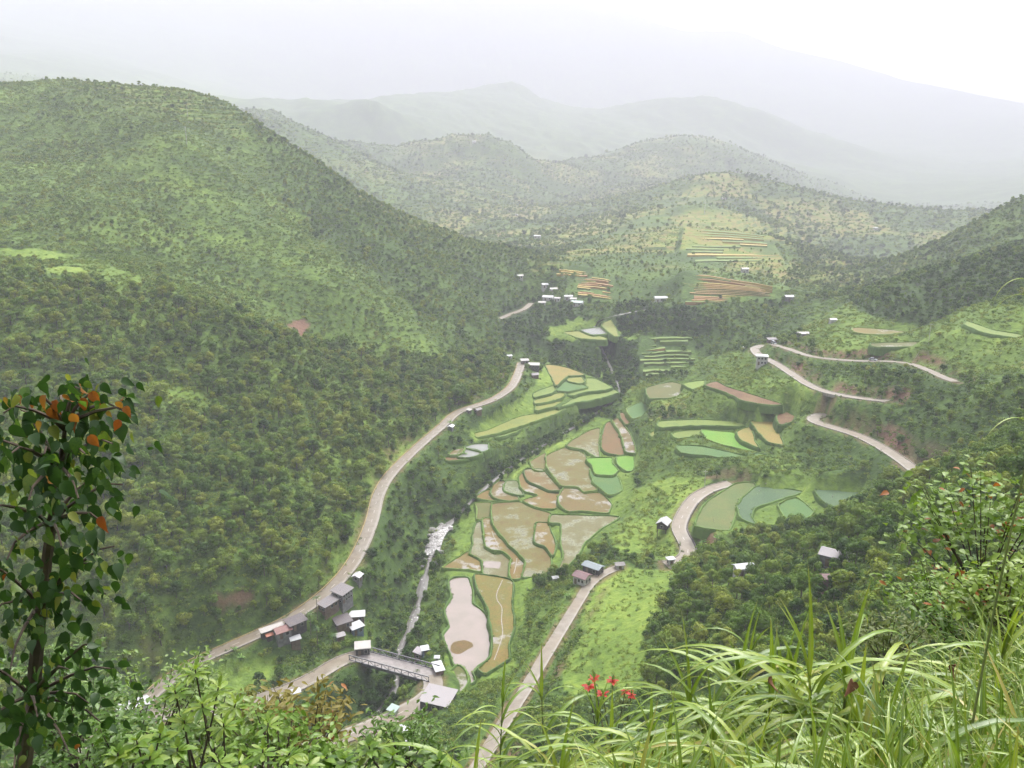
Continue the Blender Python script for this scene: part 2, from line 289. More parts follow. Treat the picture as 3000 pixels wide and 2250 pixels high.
# ---- paddies: outline in the photograph, level, kind of crop, label
A_ = lambda p: tile(1250, 1250, 3.687, p)
B_ = lambda p: tile(1350, 950, 3.687, p)
C_ = lambda p: tile(1000, 1500, 2.212, p)
D_ = lambda p: tile(2000, 750, 2.212, p)
E_ = lambda p: tile(1850, 1350, 2.949, p)
PADDY = [
 # outline, z, material, label
 (A_([(185,1520),(330,1430),(470,1350),(600,1450),(590,1560),(480,1545),(300,1535)]), -174.2, 'stub_orange', 'orange stubble paddy at the pond end of the fan, pointed towards the river'),
 (A_([(540,1040),(600,1040),(610,1200),(640,1320),(720,1375),(820,1370),(890,1440),(890,1530),(870,1630),(620,1590),(600,1440),(480,1370),(510,1280),(500,1180)]), -173.6, 'stub_grey', 'grey wet paddy with a white rectangular pool in it'),
 (A_([(610,1000),(700,1000),(730,1080),(800,1170),(850,1270),(920,1330),(1000,1390),(1065,1450),(1040,1560),(1010,1640),(920,1640),(890,1560),(910,1420),(830,1350),(720,1330),(650,1290),(630,1180)]), -172.7, 'stub_orange', 'long curving orange paddy strip next to the paddy with the white pool'),
 (A_([(720,840),(1000,820),(1110,860),(1200,900),(1340,950),(1310,1050),(1160,1060),(1160,1250),(1250,1290),(1330,1400),(1340,1500),(1280,1600),(1040,1620),(1070,1460),(1000,1370),(900,1280),(830,1180),(740,1080),(710,960)]), -171.6, 'stub_mix', 'largest brown and grey paddy in the middle of the fan'),
 (A_([(1190,1050),(1310,1050),(1350,1180),(1390,1280),(1360,1390),(1280,1290),(1180,1240)]), -170.6, 'stub_orange', 'short narrow orange paddy between the largest paddy and the grey triangular one'),
 (A_([(1350,960),(1480,960),(2060,980),(1870,1110),(1700,1250),(1640,1370),(1480,1540),(1430,1530),(1480,1400),(1460,1250),(1460,1060),(1340,1040)]), -169.2, 'stub_grey', 'grey triangular paddy tapering towards the white gabled house'),
 (A_([(530,830),(690,830),(700,960),(600,1000),(540,1000),(560,900)]), -173.2, 'stub_olive', 'small olive paddy at the river edge above the long orange strip'),
 (A_([(540,760),(640,700),(690,690),(710,770),(790,800),(690,800)]), -173.0, 'stub_orange', 'small orange paddy wedge at the tree line by the river'),
 (A_([(720,640),(790,590),(850,600),(830,690),(960,740),(990,790),(890,800),(770,780),(710,740)]), -172.2, 'stub_brown', 'brown hooked paddy wrapped round the pale green square one'),
 (A_([(870,590),(970,590),(1010,680),(1040,740),(950,730),(860,690),(850,640)]), -171.6, 'stub_pale', 'pale grey green paddy, small and nearly square'),
 (A_([(1000,540),(1040,510),(1090,590),(1200,650),(1340,710),(1440,700),(1400,780),(1390,880),(1250,880),(1120,840),(1050,790),(1200,740),(1070,700),(1020,640)]), -170.8, 'stub_orange', 'orange L shaped paddy below the pinkish one'),
 (A_([(1060,470),(1250,470),(1330,560),(1450,680),(1330,690),(1200,630),(1110,590)]), -169.9, 'stub_pink', 'pinkish brown paddy with white streaks'),
 (A_([(1130,380),(1280,290),(1265,470),(1160,460)]), -169.6, 'stub_mix', 'little tan paddy beside the tree line at the corner of the big top paddy'),
 (A_([(1310,310),(1500,230),(1690,290),(1740,380),(1750,480),(1790,560),(1830,680),(1700,700),(1630,650),(1470,640),(1400,560),(1320,450),(1300,370)]), -168.2, 'stub_mix', 'broad tan paddy left of the two bright green seedling beds'),
 (A_([(1490,660),(1620,660),(1700,720),(1850,720),(1930,770),(1980,840),(1940,930),(1700,910),(1530,910),(1450,840),(1440,760)]), -168.9, 'stub_brown', 'brown oval paddy with an orange patch, above the grey triangle'),
 (A_([(1740,350),(1990,340),(2000,410),(2060,470),(2000,520),(1830,510),(1800,430)]), -166.3, 'seed_green', 'vivid green seedling bed touching the broad tan paddy'),
 (A_([(2060,330),(2230,325),(2225,470),(2160,480),(2080,420)]), -165.4, 'seed_green', 'smaller vivid green seedling bed further from the river'),
 (B_([(1150,1310),(1370,1160),(1500,1130),(1480,1290),(1490,1440),(1320,1350)]), -167.0, 'stub_mix', 'tan paddy between the tree line and the rust red wedge'),
 (B_([(1560,1090),(1620,1060),(1720,1180),(1760,1300),(1750,1410),(1580,1390),(1520,1310)]), -165.6, 'stub_rust', 'rust red wedge shaped paddy'),
 (B_([(1640,1040),(1700,1020),(1800,1150),(1870,1290),(1880,1390),(1780,1370),(1740,1200)]), -164.0, 'stub_brown', 'narrow brown paddy strip along the rust red wedge'),
 (B_([(1720,960),(1790,970),(1860,1050),(1780,1080)]), -162.6, 'stub_rust', 'tiny rust patch at the top end of the paddy fan'),
 (C_([(870,410),(1040,430),(1110,460),(1100,600),(1110,740),(1080,860),(1080,950),(940,1040),(890,1010),(970,930),(980,800),(960,640),(890,510)]), -172.6, 'stub_gold', 'golden brown paddy with a thin pale channel, alongside the muddy pond'),
 (C_([(640,1130),(750,1005),(795,1040),(810,1100),(750,1180)]), -173.8, 'stub_olive', 'olive corner between the pond outlet and the bridge road'),
 # yellow terraces on the far bank
 (B_([(920,440),(1100,460),(1280,520),(1320,550),(1150,560),(1080,620),(1030,660),(980,560)]), -153.0, 'rice_orange', 'ripe orange rice field beside the roadside houses'),
 (B_([(1150,590),(1290,570),(1330,620),(1290,640),(1180,620)]), -154.0, 'rice_yellow', 'small yellow rice field enclosed by the green ones'),
 (B_([(1040,680),(1140,600),(1180,635),(1300,655),(1350,680),(1180,720),(1060,720)]), -154.7, 'rice_green', 'deep green rice field below the small yellow one'),
 (B_([(1350,590),(1450,590),(1620,680),(1540,710),(1350,730),(1220,770),(1170,755),(1345,695)]), -155.6, 'rice_lime', 'lime rice field on the outer curve above the gully'),
 (B_([(800,740),(1010,660),(1020,700),(960,750),(800,790)]), -154.6, 'rice_lime', 'lime rice strip reaching towards the road slope'),
 (B_([(810,820),(1040,750),(1120,750),(1090,790),(1010,820),(820,860)]), -155.8, 'rice_yellow', 'yellow rice strip below the lime one on the road side'),
 (B_([(820,880),(1000,845),(1100,835),(1000,885),(830,930)]), -157.0, 'rice_yellow', 'narrow yellow rice strip, third step down from the houses'),
 (B_([(1160,840),(1240,795),(1500,745),(1640,705),(1690,740),(1500,800),(1230,850),(1050,900)]), -157.4, 'rice_lime', 'long lime rice strip pointing at the river bend'),
 (B_([(640,1000),(870,962),(1130,900),(1020,970),(700,1080),(420,1170),(200,1220),(150,1180),(300,1140)]), -159.0, 'rice_yellow', 'longest yellow rice strip along the tree line'),
 (B_([(380,1225),(680,1095),(620,1150),(470,1210)]), -160.5, 'rice_lime', 'lowest lime rice sliver above the fish ponds'),
 (A_([(350,300),(430,240),(590,280),(480,330),(360,330)]), -158.6, 'pond_green', 'grey green fish pond, the larger lower one'),
 (A_([(420,222),(500,195),(650,190),(650,250),(590,270),(440,232)]), -158.2, 'pond_green', 'grey green fish pond, the upper one by the tree'),
 (A_([(240,300),(300,255),(400,235),(335,302)]), -158.2, 'stub_brown', 'small bare brown plot beside the fish ponds'),
 (A_([(215,335),(335,330),(460,345),(240,372)]), -159.3, 'stub_rust', 'lowest small brown plot below the fish ponds'),
 (tile(1450,750,2.765,[(700,600),(860,578),(915,622),(800,640)]), -140.6, 'pond_green', 'grey green flooded field on the spur below the far village'),
 (tile(1450,750,2.765,[(560,622),(690,612),(890,662),(880,682),(700,668)]), -141.6, 'rice_yellow', 'yellow field along the front of the spur below the far village'),
 (tile(1450,750,2.765,[(865,560),(940,520),(1000,640),(965,650)]), -139.4, 'rice_yellow', 'yellow field at the wooded end of the spur below the far village'),
 # fields by the switchbacks
 (D_([(130,1130),(330,1150),(360,1210),(520,1275),(330,1240),(170,1190)]), -147.5, 'seed_green', 'vivid green rice field next to the two golden ones'),
 (D_([(360,1140),(440,1110),(460,1190),(490,1240),(380,1190)]), -145.5, 'rice_orange', 'small golden rice field beside the vivid green one'),
 (D_([(450,1070),(660,1085),(620,1140),(650,1225),(550,1200),(480,1120)]), -143.0, 'rice_orange', 'larger golden rice field under the scrubby bank'),
 (tile(1450,750,2.765,[(1530,1035),(1690,1010),(1680,1060),(1600,1080)]), -145.0, 'seed_lime', 'lime plot beside the red dug earth'),
 (D_([(150,840),(220,815),(290,850),(450,900),(640,960),(560,965),(400,940),(300,890)]), -133.5, 'earth_red', 'long strip of freshly dug red earth'),
 (D_([(620,1030),(740,990),(705,1070),(630,1090)]), -138.5, 'earth_red', 'small patch of red earth above the golden fields'),
 (E_([(560,560),(650,370),(900,205),(1050,195),(1070,270),(920,340),(890,470),(830,600)]), -149.2, 'rice_olive', 'olive field inside the bend of the curving road'),
 (E_([(930,380),(1090,225),(1470,270),(1290,330),(1080,400),(1040,480),(1080,550),(950,490)]), -148.0, 'rice_blue', 'blue green field dotted with white specks inside the road bend'),
 (E_([(1600,255),(1960,272),(1900,390),(1730,400)]), -143.5, 'rice_blue', 'blue green field tucked against the wooded slope'),
 (E_([(1280,385),(1420,325),(1560,440),(1440,540),(1330,480)]), -146.5, 'rice_green', 'green field between the two blue green ones'),
]
PADW = []
for px, z, mk, lab in PADDY:
    PADW.append(([tuple(at_z(u, v, z)) for u, v in px], z, mk, lab))
    CTRL += [np.array([p[0], p[1], z - 0.3]) for p in PADW[-1][0][::2]]
POND_PX = C_([(700,455),(730,432),(820,430),(850,520),(850,600),(900,640),(950,700),(975,780),(962,850),(970,910),(930,960),(880,1000),(850,1040),(865,1090),(830,1112),(800,1040),(770,1000),(735,985),(715,930),(690,870),(665,800),(710,740),(690,690),(675,640),(720,560),(705,510)])
POND_Z = -174.6
POND = [tuple(at_z(u, v, POND_Z)) for u, v in POND_PX]
CTRL += [np.array([p[0], p[1], POND_Z]) for p in POND[::2]]

# terraced slopes far off: four corners (top left, top right, bottom right, bottom left), number of steps, crops
TERRACES = [
 ([(2005,796,-104),(2265,838,-109),(2275,886,-121.0),(2000,888,-122)], 16, 'red', 'red and gold rice terraces on the foot of the misty centre hill'),
 ([(1868,984,-142),(2030,984,-139),(2050,1092,-157),(1870,1104,-160)], 11, 'green', 'green and brown rice terraces stepping down to the dark gully'),
 ([(1690,800,-115),(1790,815,-117),(1812,875,-129),(1690,866,-128)], 12, 'red', 'brown rice terraces above the white roofed village'),
 ([(1630,786,-111),(1730,792,-114),(1730,806,-117),(1630,806,-116)], 3, 'gold', 'small golden terraces above the brown ones by the village'),
 ([(2010,665,1180),(2260,690,1160),(2290,760,1015),(1990,770,955)], 12, 'lime', 'pale green terraces on the middle of the misty centre hill'),
 ([(2420,640,2820),(2480,640,2820),(2490,672,2670),(2425,672,2670)], 6, 'gold', 'pale yellow terraces high on the hazy hill behind the centre hill'),
]
def tcorner(c): return at_z(*c) if c[2] < 0 else at_y(*c)
for cs, n, kind, lab in TERRACES: CTRL += [tcorner(c) for c in cs]

# ------------------------------------------------------------------ height field
CT = np.array(CTRL); S0 = 100.0
def rbf_fit(P, c):
    n = len(P); X = P[:, :2] / S0
    D = np.sqrt(((X[:, None] - X[None]) ** 2).sum(-1) + c * c)
    M = np.zeros((n + 3, n + 3)); M[:n, :n] = -D + np.eye(n) * 0.01; M[:n, n] = 1; M[:n, n + 1:] = X; M[n:, :n] = M[:n, n:].T
    return np.linalg.solve(M, np.concatenate([P[:, 2], np.zeros(3)]))
WGT = rbf_fit(CT, 0.06)
def rbf(x, y):
    x = np.ravel(x) / S0; y = np.ravel(y) / S0; out = np.empty(len(x)); n = len(CT); CX = CT[:, 0] / S0; CYY = CT[:, 1] / S0
    for i in range(0, len(x), 20000):
        a, b = x[i:i + 20000, None], y[i:i + 20000, None]
        out[i:i + 20000] = (-np.sqrt((a - CX) ** 2 + (b - CYY) ** 2 + 0.0036)) @ WGT[:n] + WGT[n] + a[:, 0] * WGT[n + 1] + b[:, 0] * WGT[n + 2]
    return out
F_ = lambda p: tile(1500, 730, 1.4747, p)
AUTO = [
 (F_([(640,745),(800,738),(1000,748),(990,766),(800,762),(650,772)]), 'rice_lime', 'thin pale green strip above the vivid green rice field'),
 (F_([(700,795),(830,772),(960,782),(850,796),(720,818)]), 'rice_lime', 'lime strip just above the vivid green rice field'),
 (F_([(600,795),(670,768),(690,790),(625,822)]), 'rice_yellow', 'small yellow plot at the left end of the lime strips'),
 (F_([(720,850),(830,855),(1000,892),(1060,882),(1120,900),(1000,908),(850,893),(740,882)]), 'rice_green', 'long green strip below the vivid green and golden fields'),
 (F_([(585,600),(690,575),(755,600),(700,640),(600,645)]), 'stub_olive', 'olive brown plot at the top of the paddy fan'),
 (F_([(500,690),(560,660),(600,680),(560,720),(520,730)]), 'rice_green', 'small green plot beside the rust red wedge'),
 (F_([(345,960),(440,965),(470,1040),(420,1060),(360,1010)]), 'rice_green', 'green plot below the two seedling beds'),
 (F_([(1480,340),(1640,350),(1700,360),(1600,370),(1490,362)]), 'stub_gold', 'ochre terrace strip on the hill above the highest switchback'),
 (F_([(1560,408),(1780,402),(1760,420),(1580,424)]), 'stub_olive', 'lower olive terrace strip above the highest switchback'),
 (F_([(1970,312),(2080,350),(2212,372),(2212,388),(2060,366),(1960,330)]), 'rice_lime', 'bright lime terrace strip near the right edge above the switchbacks'),
]
for px, mk, lab in AUTO:
    uc, vc = np.mean([q[0] for q in px]), np.mean([q[1] for q in px]); d_ = ray(uc, vc); d_ = d_ / d_[1]; t_ = np.arange(150, 900, 1.0); k_ = np.where(d_[2] * t_ <= rbf(d_[0] * t_, t_))[0]; z_ = float(d_[2] * t_[k_[0]])
    PADW.append(([tuple(at_z(u, v, z_)) for u, v in px], z_, mk, lab)); CTRL += [np.array([q[0], q[1], z_ - 0.3]) for q in PADW[-1][0][::2]]
CT = np.array(CTRL); WGT = rbf_fit(CT, 0.06)
def axis(segs):
    out = []
    for a, b, s0, s1 in segs:
        x = a
        while x < b - 1e-6:
            out.append(x); t = (x - a) / (b - a); x += s0 + (s1 - s0) * t
    out.append(segs[-1][1]); return np.array(out)
AX = axis([(-12000, -1400, 700, 60), (-1400, -800, 50, 16), (-800, -420, 16, 5), (-420, -16, 3.2, 2.4), (-16, 16, 0.8, 0.8), (16, 330, 2.4, 2.8), (330, 800, 5, 16), (800, 1500, 16, 55), (1500, 12000, 60, 700)])
AY = axis([(-12000, -60, 1000, 8), (-60, -6, 6, 1.5), (-6, 22, 0.8, 0.8), (22, 200, 1.6, 2.6), (200, 700, 2.4, 2.6), (700, 1300, 3, 6), (1300, 5600, 12, 36), (5600, 10600, 36, 90), (10600, 12000, 150, 500)])
GX, GY = np.meshgrid(AX, AY); SHP = GX.shape
Z = rbf(GX, GY).reshape(SHP)
fx, fy = GX.ravel(), GY.ravel()
# how far each place is from roads, river and fields
droad = np.full(fx.shape, 1e9); zroad = np.zeros(fx.shape); wroad = np.zeros(fx.shape)
near = (np.abs(fx) < 420) & (fy > 60) & (fy < 1000); ni = np.where(near)[0]
for k, (w, S) in ROAD_W.items():
    lo, hi = S.min(0) - 16, S.max(0) + 16
    m = ni[(fx[ni] > lo[0]) & (fx[ni] < hi[0]) & (fy[ni] > lo[1]) & (fy[ni] < hi[1])]
    if not len(m): continue
    D = np.hypot(fx[m][:, None] - S[None, :, 0], fy[m][:, None] - S[None, :, 1]); j = D.argmin(1); d = D[np.arange(len(m)), j]
    b = d - w / 2 < droad[m] - wroad[m] / 2; mm = m[b]; droad[mm] = d[b]; zroad[mm] = S[j[b], 2]; wroad[mm] = w
driv = np.full(fx.shape, 1e9); zriv = np.zeros(fx.shape)
lo, hi = RIV.min(0) - 40, RIV.max(0) + 40
m = ni[(fx[ni] > lo[0]) & (fx[ni] < hi[0]) & (fy[ni] > lo[1]) & (fy[ni] < hi[1])]
D = np.hypot(fx[m][:, None] - RIV[None, :, 0], fy[m][:, None] - RIV[None, :, 1]); j = D.argmin(1)
driv[m] = D[np.arange(len(m)), j]; zriv[m] = RIV[j, 2]
dpad = np.full(fx.shape, 1e9); zpad = np.zeros(fx.shape)
for poly, z in [(p, z) for p, z, _, _ in PADW] + [(POND, POND_Z)]:
    xs = [p[0] for p in poly]; ys = [p[1] for p in poly]
    m = ni[(fx[ni] > min(xs) - 9) & (fx[ni] < max(xs) + 9) & (fy[ni] > min(ys) - 9) & (fy[ni] < max(ys) + 9)]
    if not len(m): continue
    q = [(p[0], p[1]) for p in poly]; d = np.where(in_poly(fx[m], fy[m], q), -1, 1) * poly_dist(fx[m], fy[m], q)
    b = d < dpad[m]; dpad[m[b]] = d[b]; zpad[m[b]] = z
z = Z.ravel().copy()
# relief: spurs and gullies on the hillsides, rugged ranges far off
calm = sstep(6, 30, droad) * sstep(4, 22, dpad) * sstep(8, 30, driv)
slope_amp = np.where(fy < 60, 0.25 * sstep(12, 60, np.hypot(fx, fy)), 1.0)
z += calm * slope_amp * (4.5 * fbm(fx / 75, fy / 75, 3, 4) + 2.0 * fbm(fx / 22, fy / 22, 9, 3))
spur = np.sin((fx * 0.62 + fy * 0.78 + 30 * fbm(fx / 120, fy / 120, 5, 2)) / 21.0)
hillL = sstep(30, 80, -(fx + 0.0 * fy)) * sstep(230, 330, fy) * (1 - sstep(1100, 1300, fy)) * calm
z += hillL * 2.6 * spur
farw = sstep(1400, 3400, np.hypot(fx, fy))
mid = sstep(1900, 2800, fy) * (1 - 0.4 * sstep(4000, 6000, fy))
z += farw * 55 * fbm(fx / 620, fy / 620, 21, 5) + mid * 34 * (0.35 - 1.6 * np.abs(fbm(fx / 260 + fy / 700, fy / 420, 31, 4)))
# centre hill: stepped like the rice terraces that cover it
pu, pv, _ = project(np.stack([fx, fy, z], -1)); tm = sstep(830, 900, fy) * (1 - sstep(3600, 4200, fy)) * sstep(-500, -260, fx) * (1 - sstep(700, 950, fx))
rh = (in_poly(pu, pv, [(1850,1190),(2000,1115),(2250,1200),(2480,1370),(2400,1400),(2100,1392),(1880,1405)]) | in_poly(pu, pv, [(2330,965),(2470,905),(2600,880),(2760,960),(2900,890),(3100,860),(3100,1080),(2800,1090),(2600,1045),(2400,1035)])) & (fy > 330) & (fy < 700); tm = np.where(rh, calm, tm)
st = np.where(rh, 2.6, 5.0); fr = z / st + 0.25 * fbm(fx / 60, fy / 60, 40, 2); stp = (np.floor(fr) + sstep(0.55, 1.0, fr - np.floor(fr)) - 0.25 * 0) * st
tpatch = sstep(0.0, 0.25, fbm(fx / 110, fy / 110, 44, 3) + 0.12)
z = z * (1 - tm * tpatch * 0.85) + (tm * tpatch * 0.85) * stp
for cs, n_, k_, l_ in TERRACES:
    C4 = np.array([tcorner(c) for c in cs]); pl = np.linalg.lstsq(np.c_[C4[:, :2], np.ones(4)], C4[:, 2], rcond=None)[0]; q4 = [tuple(c[:2]) for c in C4]; m = np.where((fx > C4[:, 0].min() - 12) & (fx < C4[:, 0].max() + 12) & (fy > C4[:, 1].min() - 12) & (fy < C4[:, 1].max() + 12))[0]
    dq = np.where(in_poly(fx[m], fy[m], q4), 0.0, poly_dist(fx[m], fy[m], q4)); wq = 1 - sstep(1.0, 10.0, dq); z[m] = z[m] * (1 - wq) + wq * (fx[m] * pl[0] + fy[m] * pl[1] + pl[2] - 0.9)
# beds cut for river, roads and fields
bed = sstep(3.4, 11, driv); z = np.where(driv < 40, np.minimum(z, zriv - 1.0) * (1 - bed) + z * bed, z)
inside = sstep(0.5, 3.5, np.maximum(dpad, 0)); z = np.where(dpad < 4, np.minimum(z, (zpad - 0.75) * (1 - inside) + (z) * inside), z)
bank = (dpad > 0) & (dpad < 9) & (driv > 7); z = np.where(bank, np.maximum(z, zpad - 0.7 - 0.5 * dpad), z)
e = droad - wroad / 2; rb = sstep(1.6, 8.0, e)
nobridge = ~((driv < 11) & (np.hypot(fx + 32, fy - 262) < 30))
z = np.where((e < 8) & nobridge, (zroad - 0.30) * (1 - rb) + z * rb, z)
Z = z.reshape(SHP)
ZMIN, ZMAX = float(z.min()), float(z.max())
def height(x, y):
    x = np.atleast_1d(np.asarray(x, float)); y = np.atleast_1d(np.asarray(y, float))
    i = np.clip(np.searchsorted(AX, x) - 1, 0, len(AX) - 2); j = np.clip(np.searchsorted(AY, y) - 1, 0, len(AY) - 2)
    tx = np.clip((x - AX[i]) / (AX[i + 1] - AX[i]), 0, 1); ty = np.clip((y - AY[j]) / (AY[j + 1] - AY[j]), 0, 1)
    return (Z[j, i] * (1 - tx) + Z[j, i + 1] * tx) * (1 - ty) + (Z[j + 1, i] * (1 - tx) + Z[j + 1, i + 1] * tx) * ty
def grid_at(A, x, y):
    i = np.clip(np.searchsorted(AX, x) - 1, 0, len(AX) - 2); j = np.clip(np.searchsorted(AY, y) - 1, 0, len(AY) - 2)
    ii = np.where(x - AX[i] > AX[i + 1] - x, i + 1, i); jj = np.where(y - AY[j] > AY[j + 1] - y, j + 1, j)
    return A.reshape(SHP)[jj, ii]
def hit(u, v, off=0.0, y0=40.0, y1=5000.0):
    d = ray(u, v); d = d / d[1]; t = np.concatenate([np.arange(y0, 1500, 0.5), np.arange(1500, y1, 5)])
    h = height(d[0] * t, t) + off; k = np.where(d[2] * t <= h)[0]
    t0 = t[k[0]] if len(k) else 1000.0
    return np.array([d[0] * t0, t0, d[2] * t0 - off])

# what grows where: outlines in the photograph -> (tree density, shrub density, brightness of the green, tree size, bare earth)
DEF = (0.32, 0.75, 0.46, 0.8, 0.0)
COVER = [
 ([(-600,200),(600,230),(1150,560),(1560,860),(1560,1000),(1300,1060),(900,1000),(500,850),(-600,760)], (0.26, 0.95, 0.56, 0.6, 0.0)),   # upper left hill: low scrub
 ([(-600,780),(500,850),(900,1000),(1300,1060),(1480,1000),(1500,1120),(1300,1230),(1120,1400),(1080,1550),(960,1720),(500,1950),(-600,2250)], (0.82, 0.95, 0.60, 1.12, 0.0)),   # lower left hill: forest
 ([(700,300),(1100,565),(1560,860),(1540,960),(1380,1050),(1200,900),(980,740),(820,560)], (0.65, 0.7, 0.42, 0.75, 0.0)),
 ([(470,400),(580,430),(660,560),(780,650),(920,790),(1010,890),(950,905),(860,880),(720,800),(600,700),(520,600),(430,520),(330,500),(380,430)], (0.03, 0.85, 0.60, 0.5, 0.0)),   # grassy face
 ([(0,728),(170,735),(250,750),(180,757),(0,752)], (0.0, 0.12, 0.84, 0.5, 0.0)),
 ([(130,783),(260,778),(340,795),(300,806),(140,802)], (0.0, 0.15, 0.80, 0.5, 0.0)),
 ([(160,755),(300,765),(420,815),(400,840),(300,815),(200,775)], (0.02, 0.5, 0.66, 0.5, 0.0)),
 ([(450,1120),(560,1130),(650,1200),(560,1220),(470,1180)], (0.15, 0.8, 0.72, 0.6, 0.0)),
 ([(840,950),(890,935),(905,960),(880,990),(845,990)], (0.0, 0.05, 0.4, 0.5, 1.0)),    # slip scar
 ([(640,1745),(740,1725),(750,1760),(660,1790)], (0.02, 0.15, 0.4, 0.6, 0.8)),
 ([(1100,1570),(1130,1420),(1300,1260),(1500,1150),(1560,1200),(1420,1290),(1310,1420),(1330,1520),(1230,1560),(1200,1700),(1190,1850),(1150,1880),(1060,1760),(1060,1660)], (0.75, 0.8, 0.36, 0.8, 0.0)),  # left bank
 ([(1340,1440),(1500,1340),(1640,1260),(1790,1180),(1800,1230),(1690,1300),(1500,1420),(1400,1470),(1330,1530),(1300,1520)], (1.0, 0.5, 0.22, 0.95, 0.0)),  # gully trees
 ([(1570,1000),(1680,1000),(1860,985),(1870,1100),(1850,1180),(1800,1190),(1760,1130),(1620,1060)], (1.0, 0.5, 0.2, 0.95, 0.0)),
 ([(1470,880),(1650,890),(1750,940),(1700,960),(1600,980),(1560,1040),(1480,1010)], (0.9, 0.5, 0.2, 0.9, 0.0)),
 ([(1820,880),(1900,890),(2000,905),(2080,935),(2080,980),(1860,975),(1800,960)], (0.95, 0.5, 0.16, 1.0, 0.0)),
 ([(2080,900),(2280,890),(2400,960),(2230,1010),(2080,1000)], (0.35, 0.9, 0.40, 0.7, 0.0)),
 ([(1620,950),(1740,940),(1780,960),(1900,970),(1860,985),(1700,1000),(1600,990)], (0.03, 0.25, 0.72, 0.5, 0.0)),
 ([(1800,1180),(1880,1110),(2000,1110),(2050,1060),(2180,1030),(2300,1110),(2480,1180),(2380,1210),(2260,1190),(2100,1220),(1930,1200)], (0.05, 0.75, 0.66, 0.5, 0.0)),
 ([(1880,1240),(2350,1230),(2400,1290),(2500,1350),(2480,1400),(2200,1395),(1900,1420),(1850,1380)], (0.05, 0.7, 0.58, 0.55, 0.0)),
 ([(2380,1240),(2560,1320),(2640,1390),(2560,1400),(2400,1390),(2330,1330)], (0.15, 0.95, 0.42, 0.6, 0.0)),
 ([(1760,1480),(1950,1400),(2100,1400),(1990,1500),(1970,1560),(2000,1640),(1830,1640),(1750,1560)], (0.03, 0.5, 0.78, 0.5, 0.0)),
 ([(2010,1540),(2100,1440),(2300,1400),(2540,1420),(2480,1490),(2350,1540),(2180,1560),(2030,1600)], (0.0, 0.18, 0.66, 0.5, 0.0)),
 ([(1780,1670),(1995,1655),(1930,1760),(1890,1900),(1880,2020),(1660,2040),(1640,1960),(1700,1850)], (0.0, 0.3, 0.80, 0.5, 0.0)),   # bright grass slope
 ([(1590,1720),(1720,1700),(1640,1840),(1520,2010),(1430,2090),(1400,2000),(1490,1920),(1500,1760)], (0.10, 0.8, 0.55, 0.6, 0.0)),
 ([(1990,1660),(2150,1570),(2400,1520),(2560,1440),(2750,1380),(3100,1150),(3100,1600),(2700,1800),(2400,1950),(1900,2050),(1900,1850)], (0.9, 0.8, 0.55, 1.0, 0.0)),  # right wood
 ([(2400,1000),(2600,1000),(2800,1130),(3100,1100),(3100,1320),(2700,1400),(2560,1320),(2420,1240),(2480,1180),(2560,1150),(2500,1110),(2330,1060)], (0.55, 0.8, 0.40, 0.75, 0.0)),
 ([(2330,960),(2470,900),(2600,850),(2900,890),(3100,900),(3100,1080),(2800,1100),(2600,1050),(2400,1040)], (0.05, 0.6, 0.68, 0.55, 0.0)),   # terraced right hill
 ([(2480,890),(2620,830),(2900,750),(3100,740),(3100,830),(2880,880),(2700,960),(2560,930)], (0.85, 0.5, 0.2, 0.8, 0.0)),
 ([(1620,760),(2000,560),(2150,490),(2330,580),(2420,680),(2330,780),(2300,880),(1850,890),(1680,870)], (0.13, 0.3, 0.48, 0.7, 0.0)),  # centre hill
 ([(2040,500),(2160,490),(2300,560),(2420,660),(2600,770),(2700,850),(2500,860),(2350,760),(2200,640),(2050,580)], (0.5, 0.5, 0.40, 0.8, 0.0)),
 ([(1300,1640),(1390,1440),(1560,1330),(1640,1270),(1700,1210),(1800,1230),(1860,1330),(1860,1500),(1800,1560),(1700,1640),(1560,1680),(1500,1960),(1400,2010),(1300,1960),(1320,1750)], (0.0, 0.16, 0.70, 0.5, 0.0)),
 ([(1370,1270),(1560,1130),(1600,1060),(1720,1080),(1810,1140),(1780,1170),(1600,1210),(1480,1260),(1400,1290)], (0.0, 0.12, 0.74, 0.5, 0.0)),
 ([(1240,1620),(1330,1560),(1330,1640),(1280,1720),(1310,1780),(1310,1960),(1270,1930),(1220,1840)], (0.22, 0.6, 0.58, 0.6, 0.0)),
 ([(600,1960),(760,1920),(860,1960),(720,2030),(600,2050)], (0.0, 0.3, 0.72, 0.5, 0.0)),
 ([(880,2000),(1050,1950),(1260,2000),(1180,2060),(1000,2130),(850,2150)], (0.95, 0.6, 0.3, 0.95, 0.0)),
]
def cover(x, y, zz):
    u, v, dep = project(np.stack([x, y, zz], -1)); n = len(x); k = 9000 / np.maximum(dep, 60) + np.where(dep > 600, 40, 0)
    u = u + k * 1.1 * fbm(x / 14, y / 14, 81, 3); v = v + k * 0.6 * fbm(x / 14, y / 14, 91, 3)
    out = np.tile(np.array(DEF), (n, 1))
    for poly, val in COVER: out[in_poly(u, v, poly)] = val
    return out
CV = cover(fx, fy, z)
gz = np.gradient(Z, AY, AX); steep = np.hypot(gz[0], gz[1]).ravel()
CV[:, 2] += 0.16 * fbm(fx / 35, fy / 35, 61, 4)
dirt = CV[:, 4].copy()
cut = (e > 0.3) & (e < 7.5) & (z > zroad + 0.4) & (droad < 1e8)
dirt[cut] = np.maximum(dirt[cut], np.clip(np.where(fx[cut] > 60, 0.95, 0.35) + 1.5 * fbm(fx[cut] / 16, fy[cut] / 16, 71, 3) - 0.06 * e[cut], 0, 1))
shoulder = (e > -1) & (e < 1.3); dirt[shoulder] = np.maximum(dirt[shoulder], 0.6)

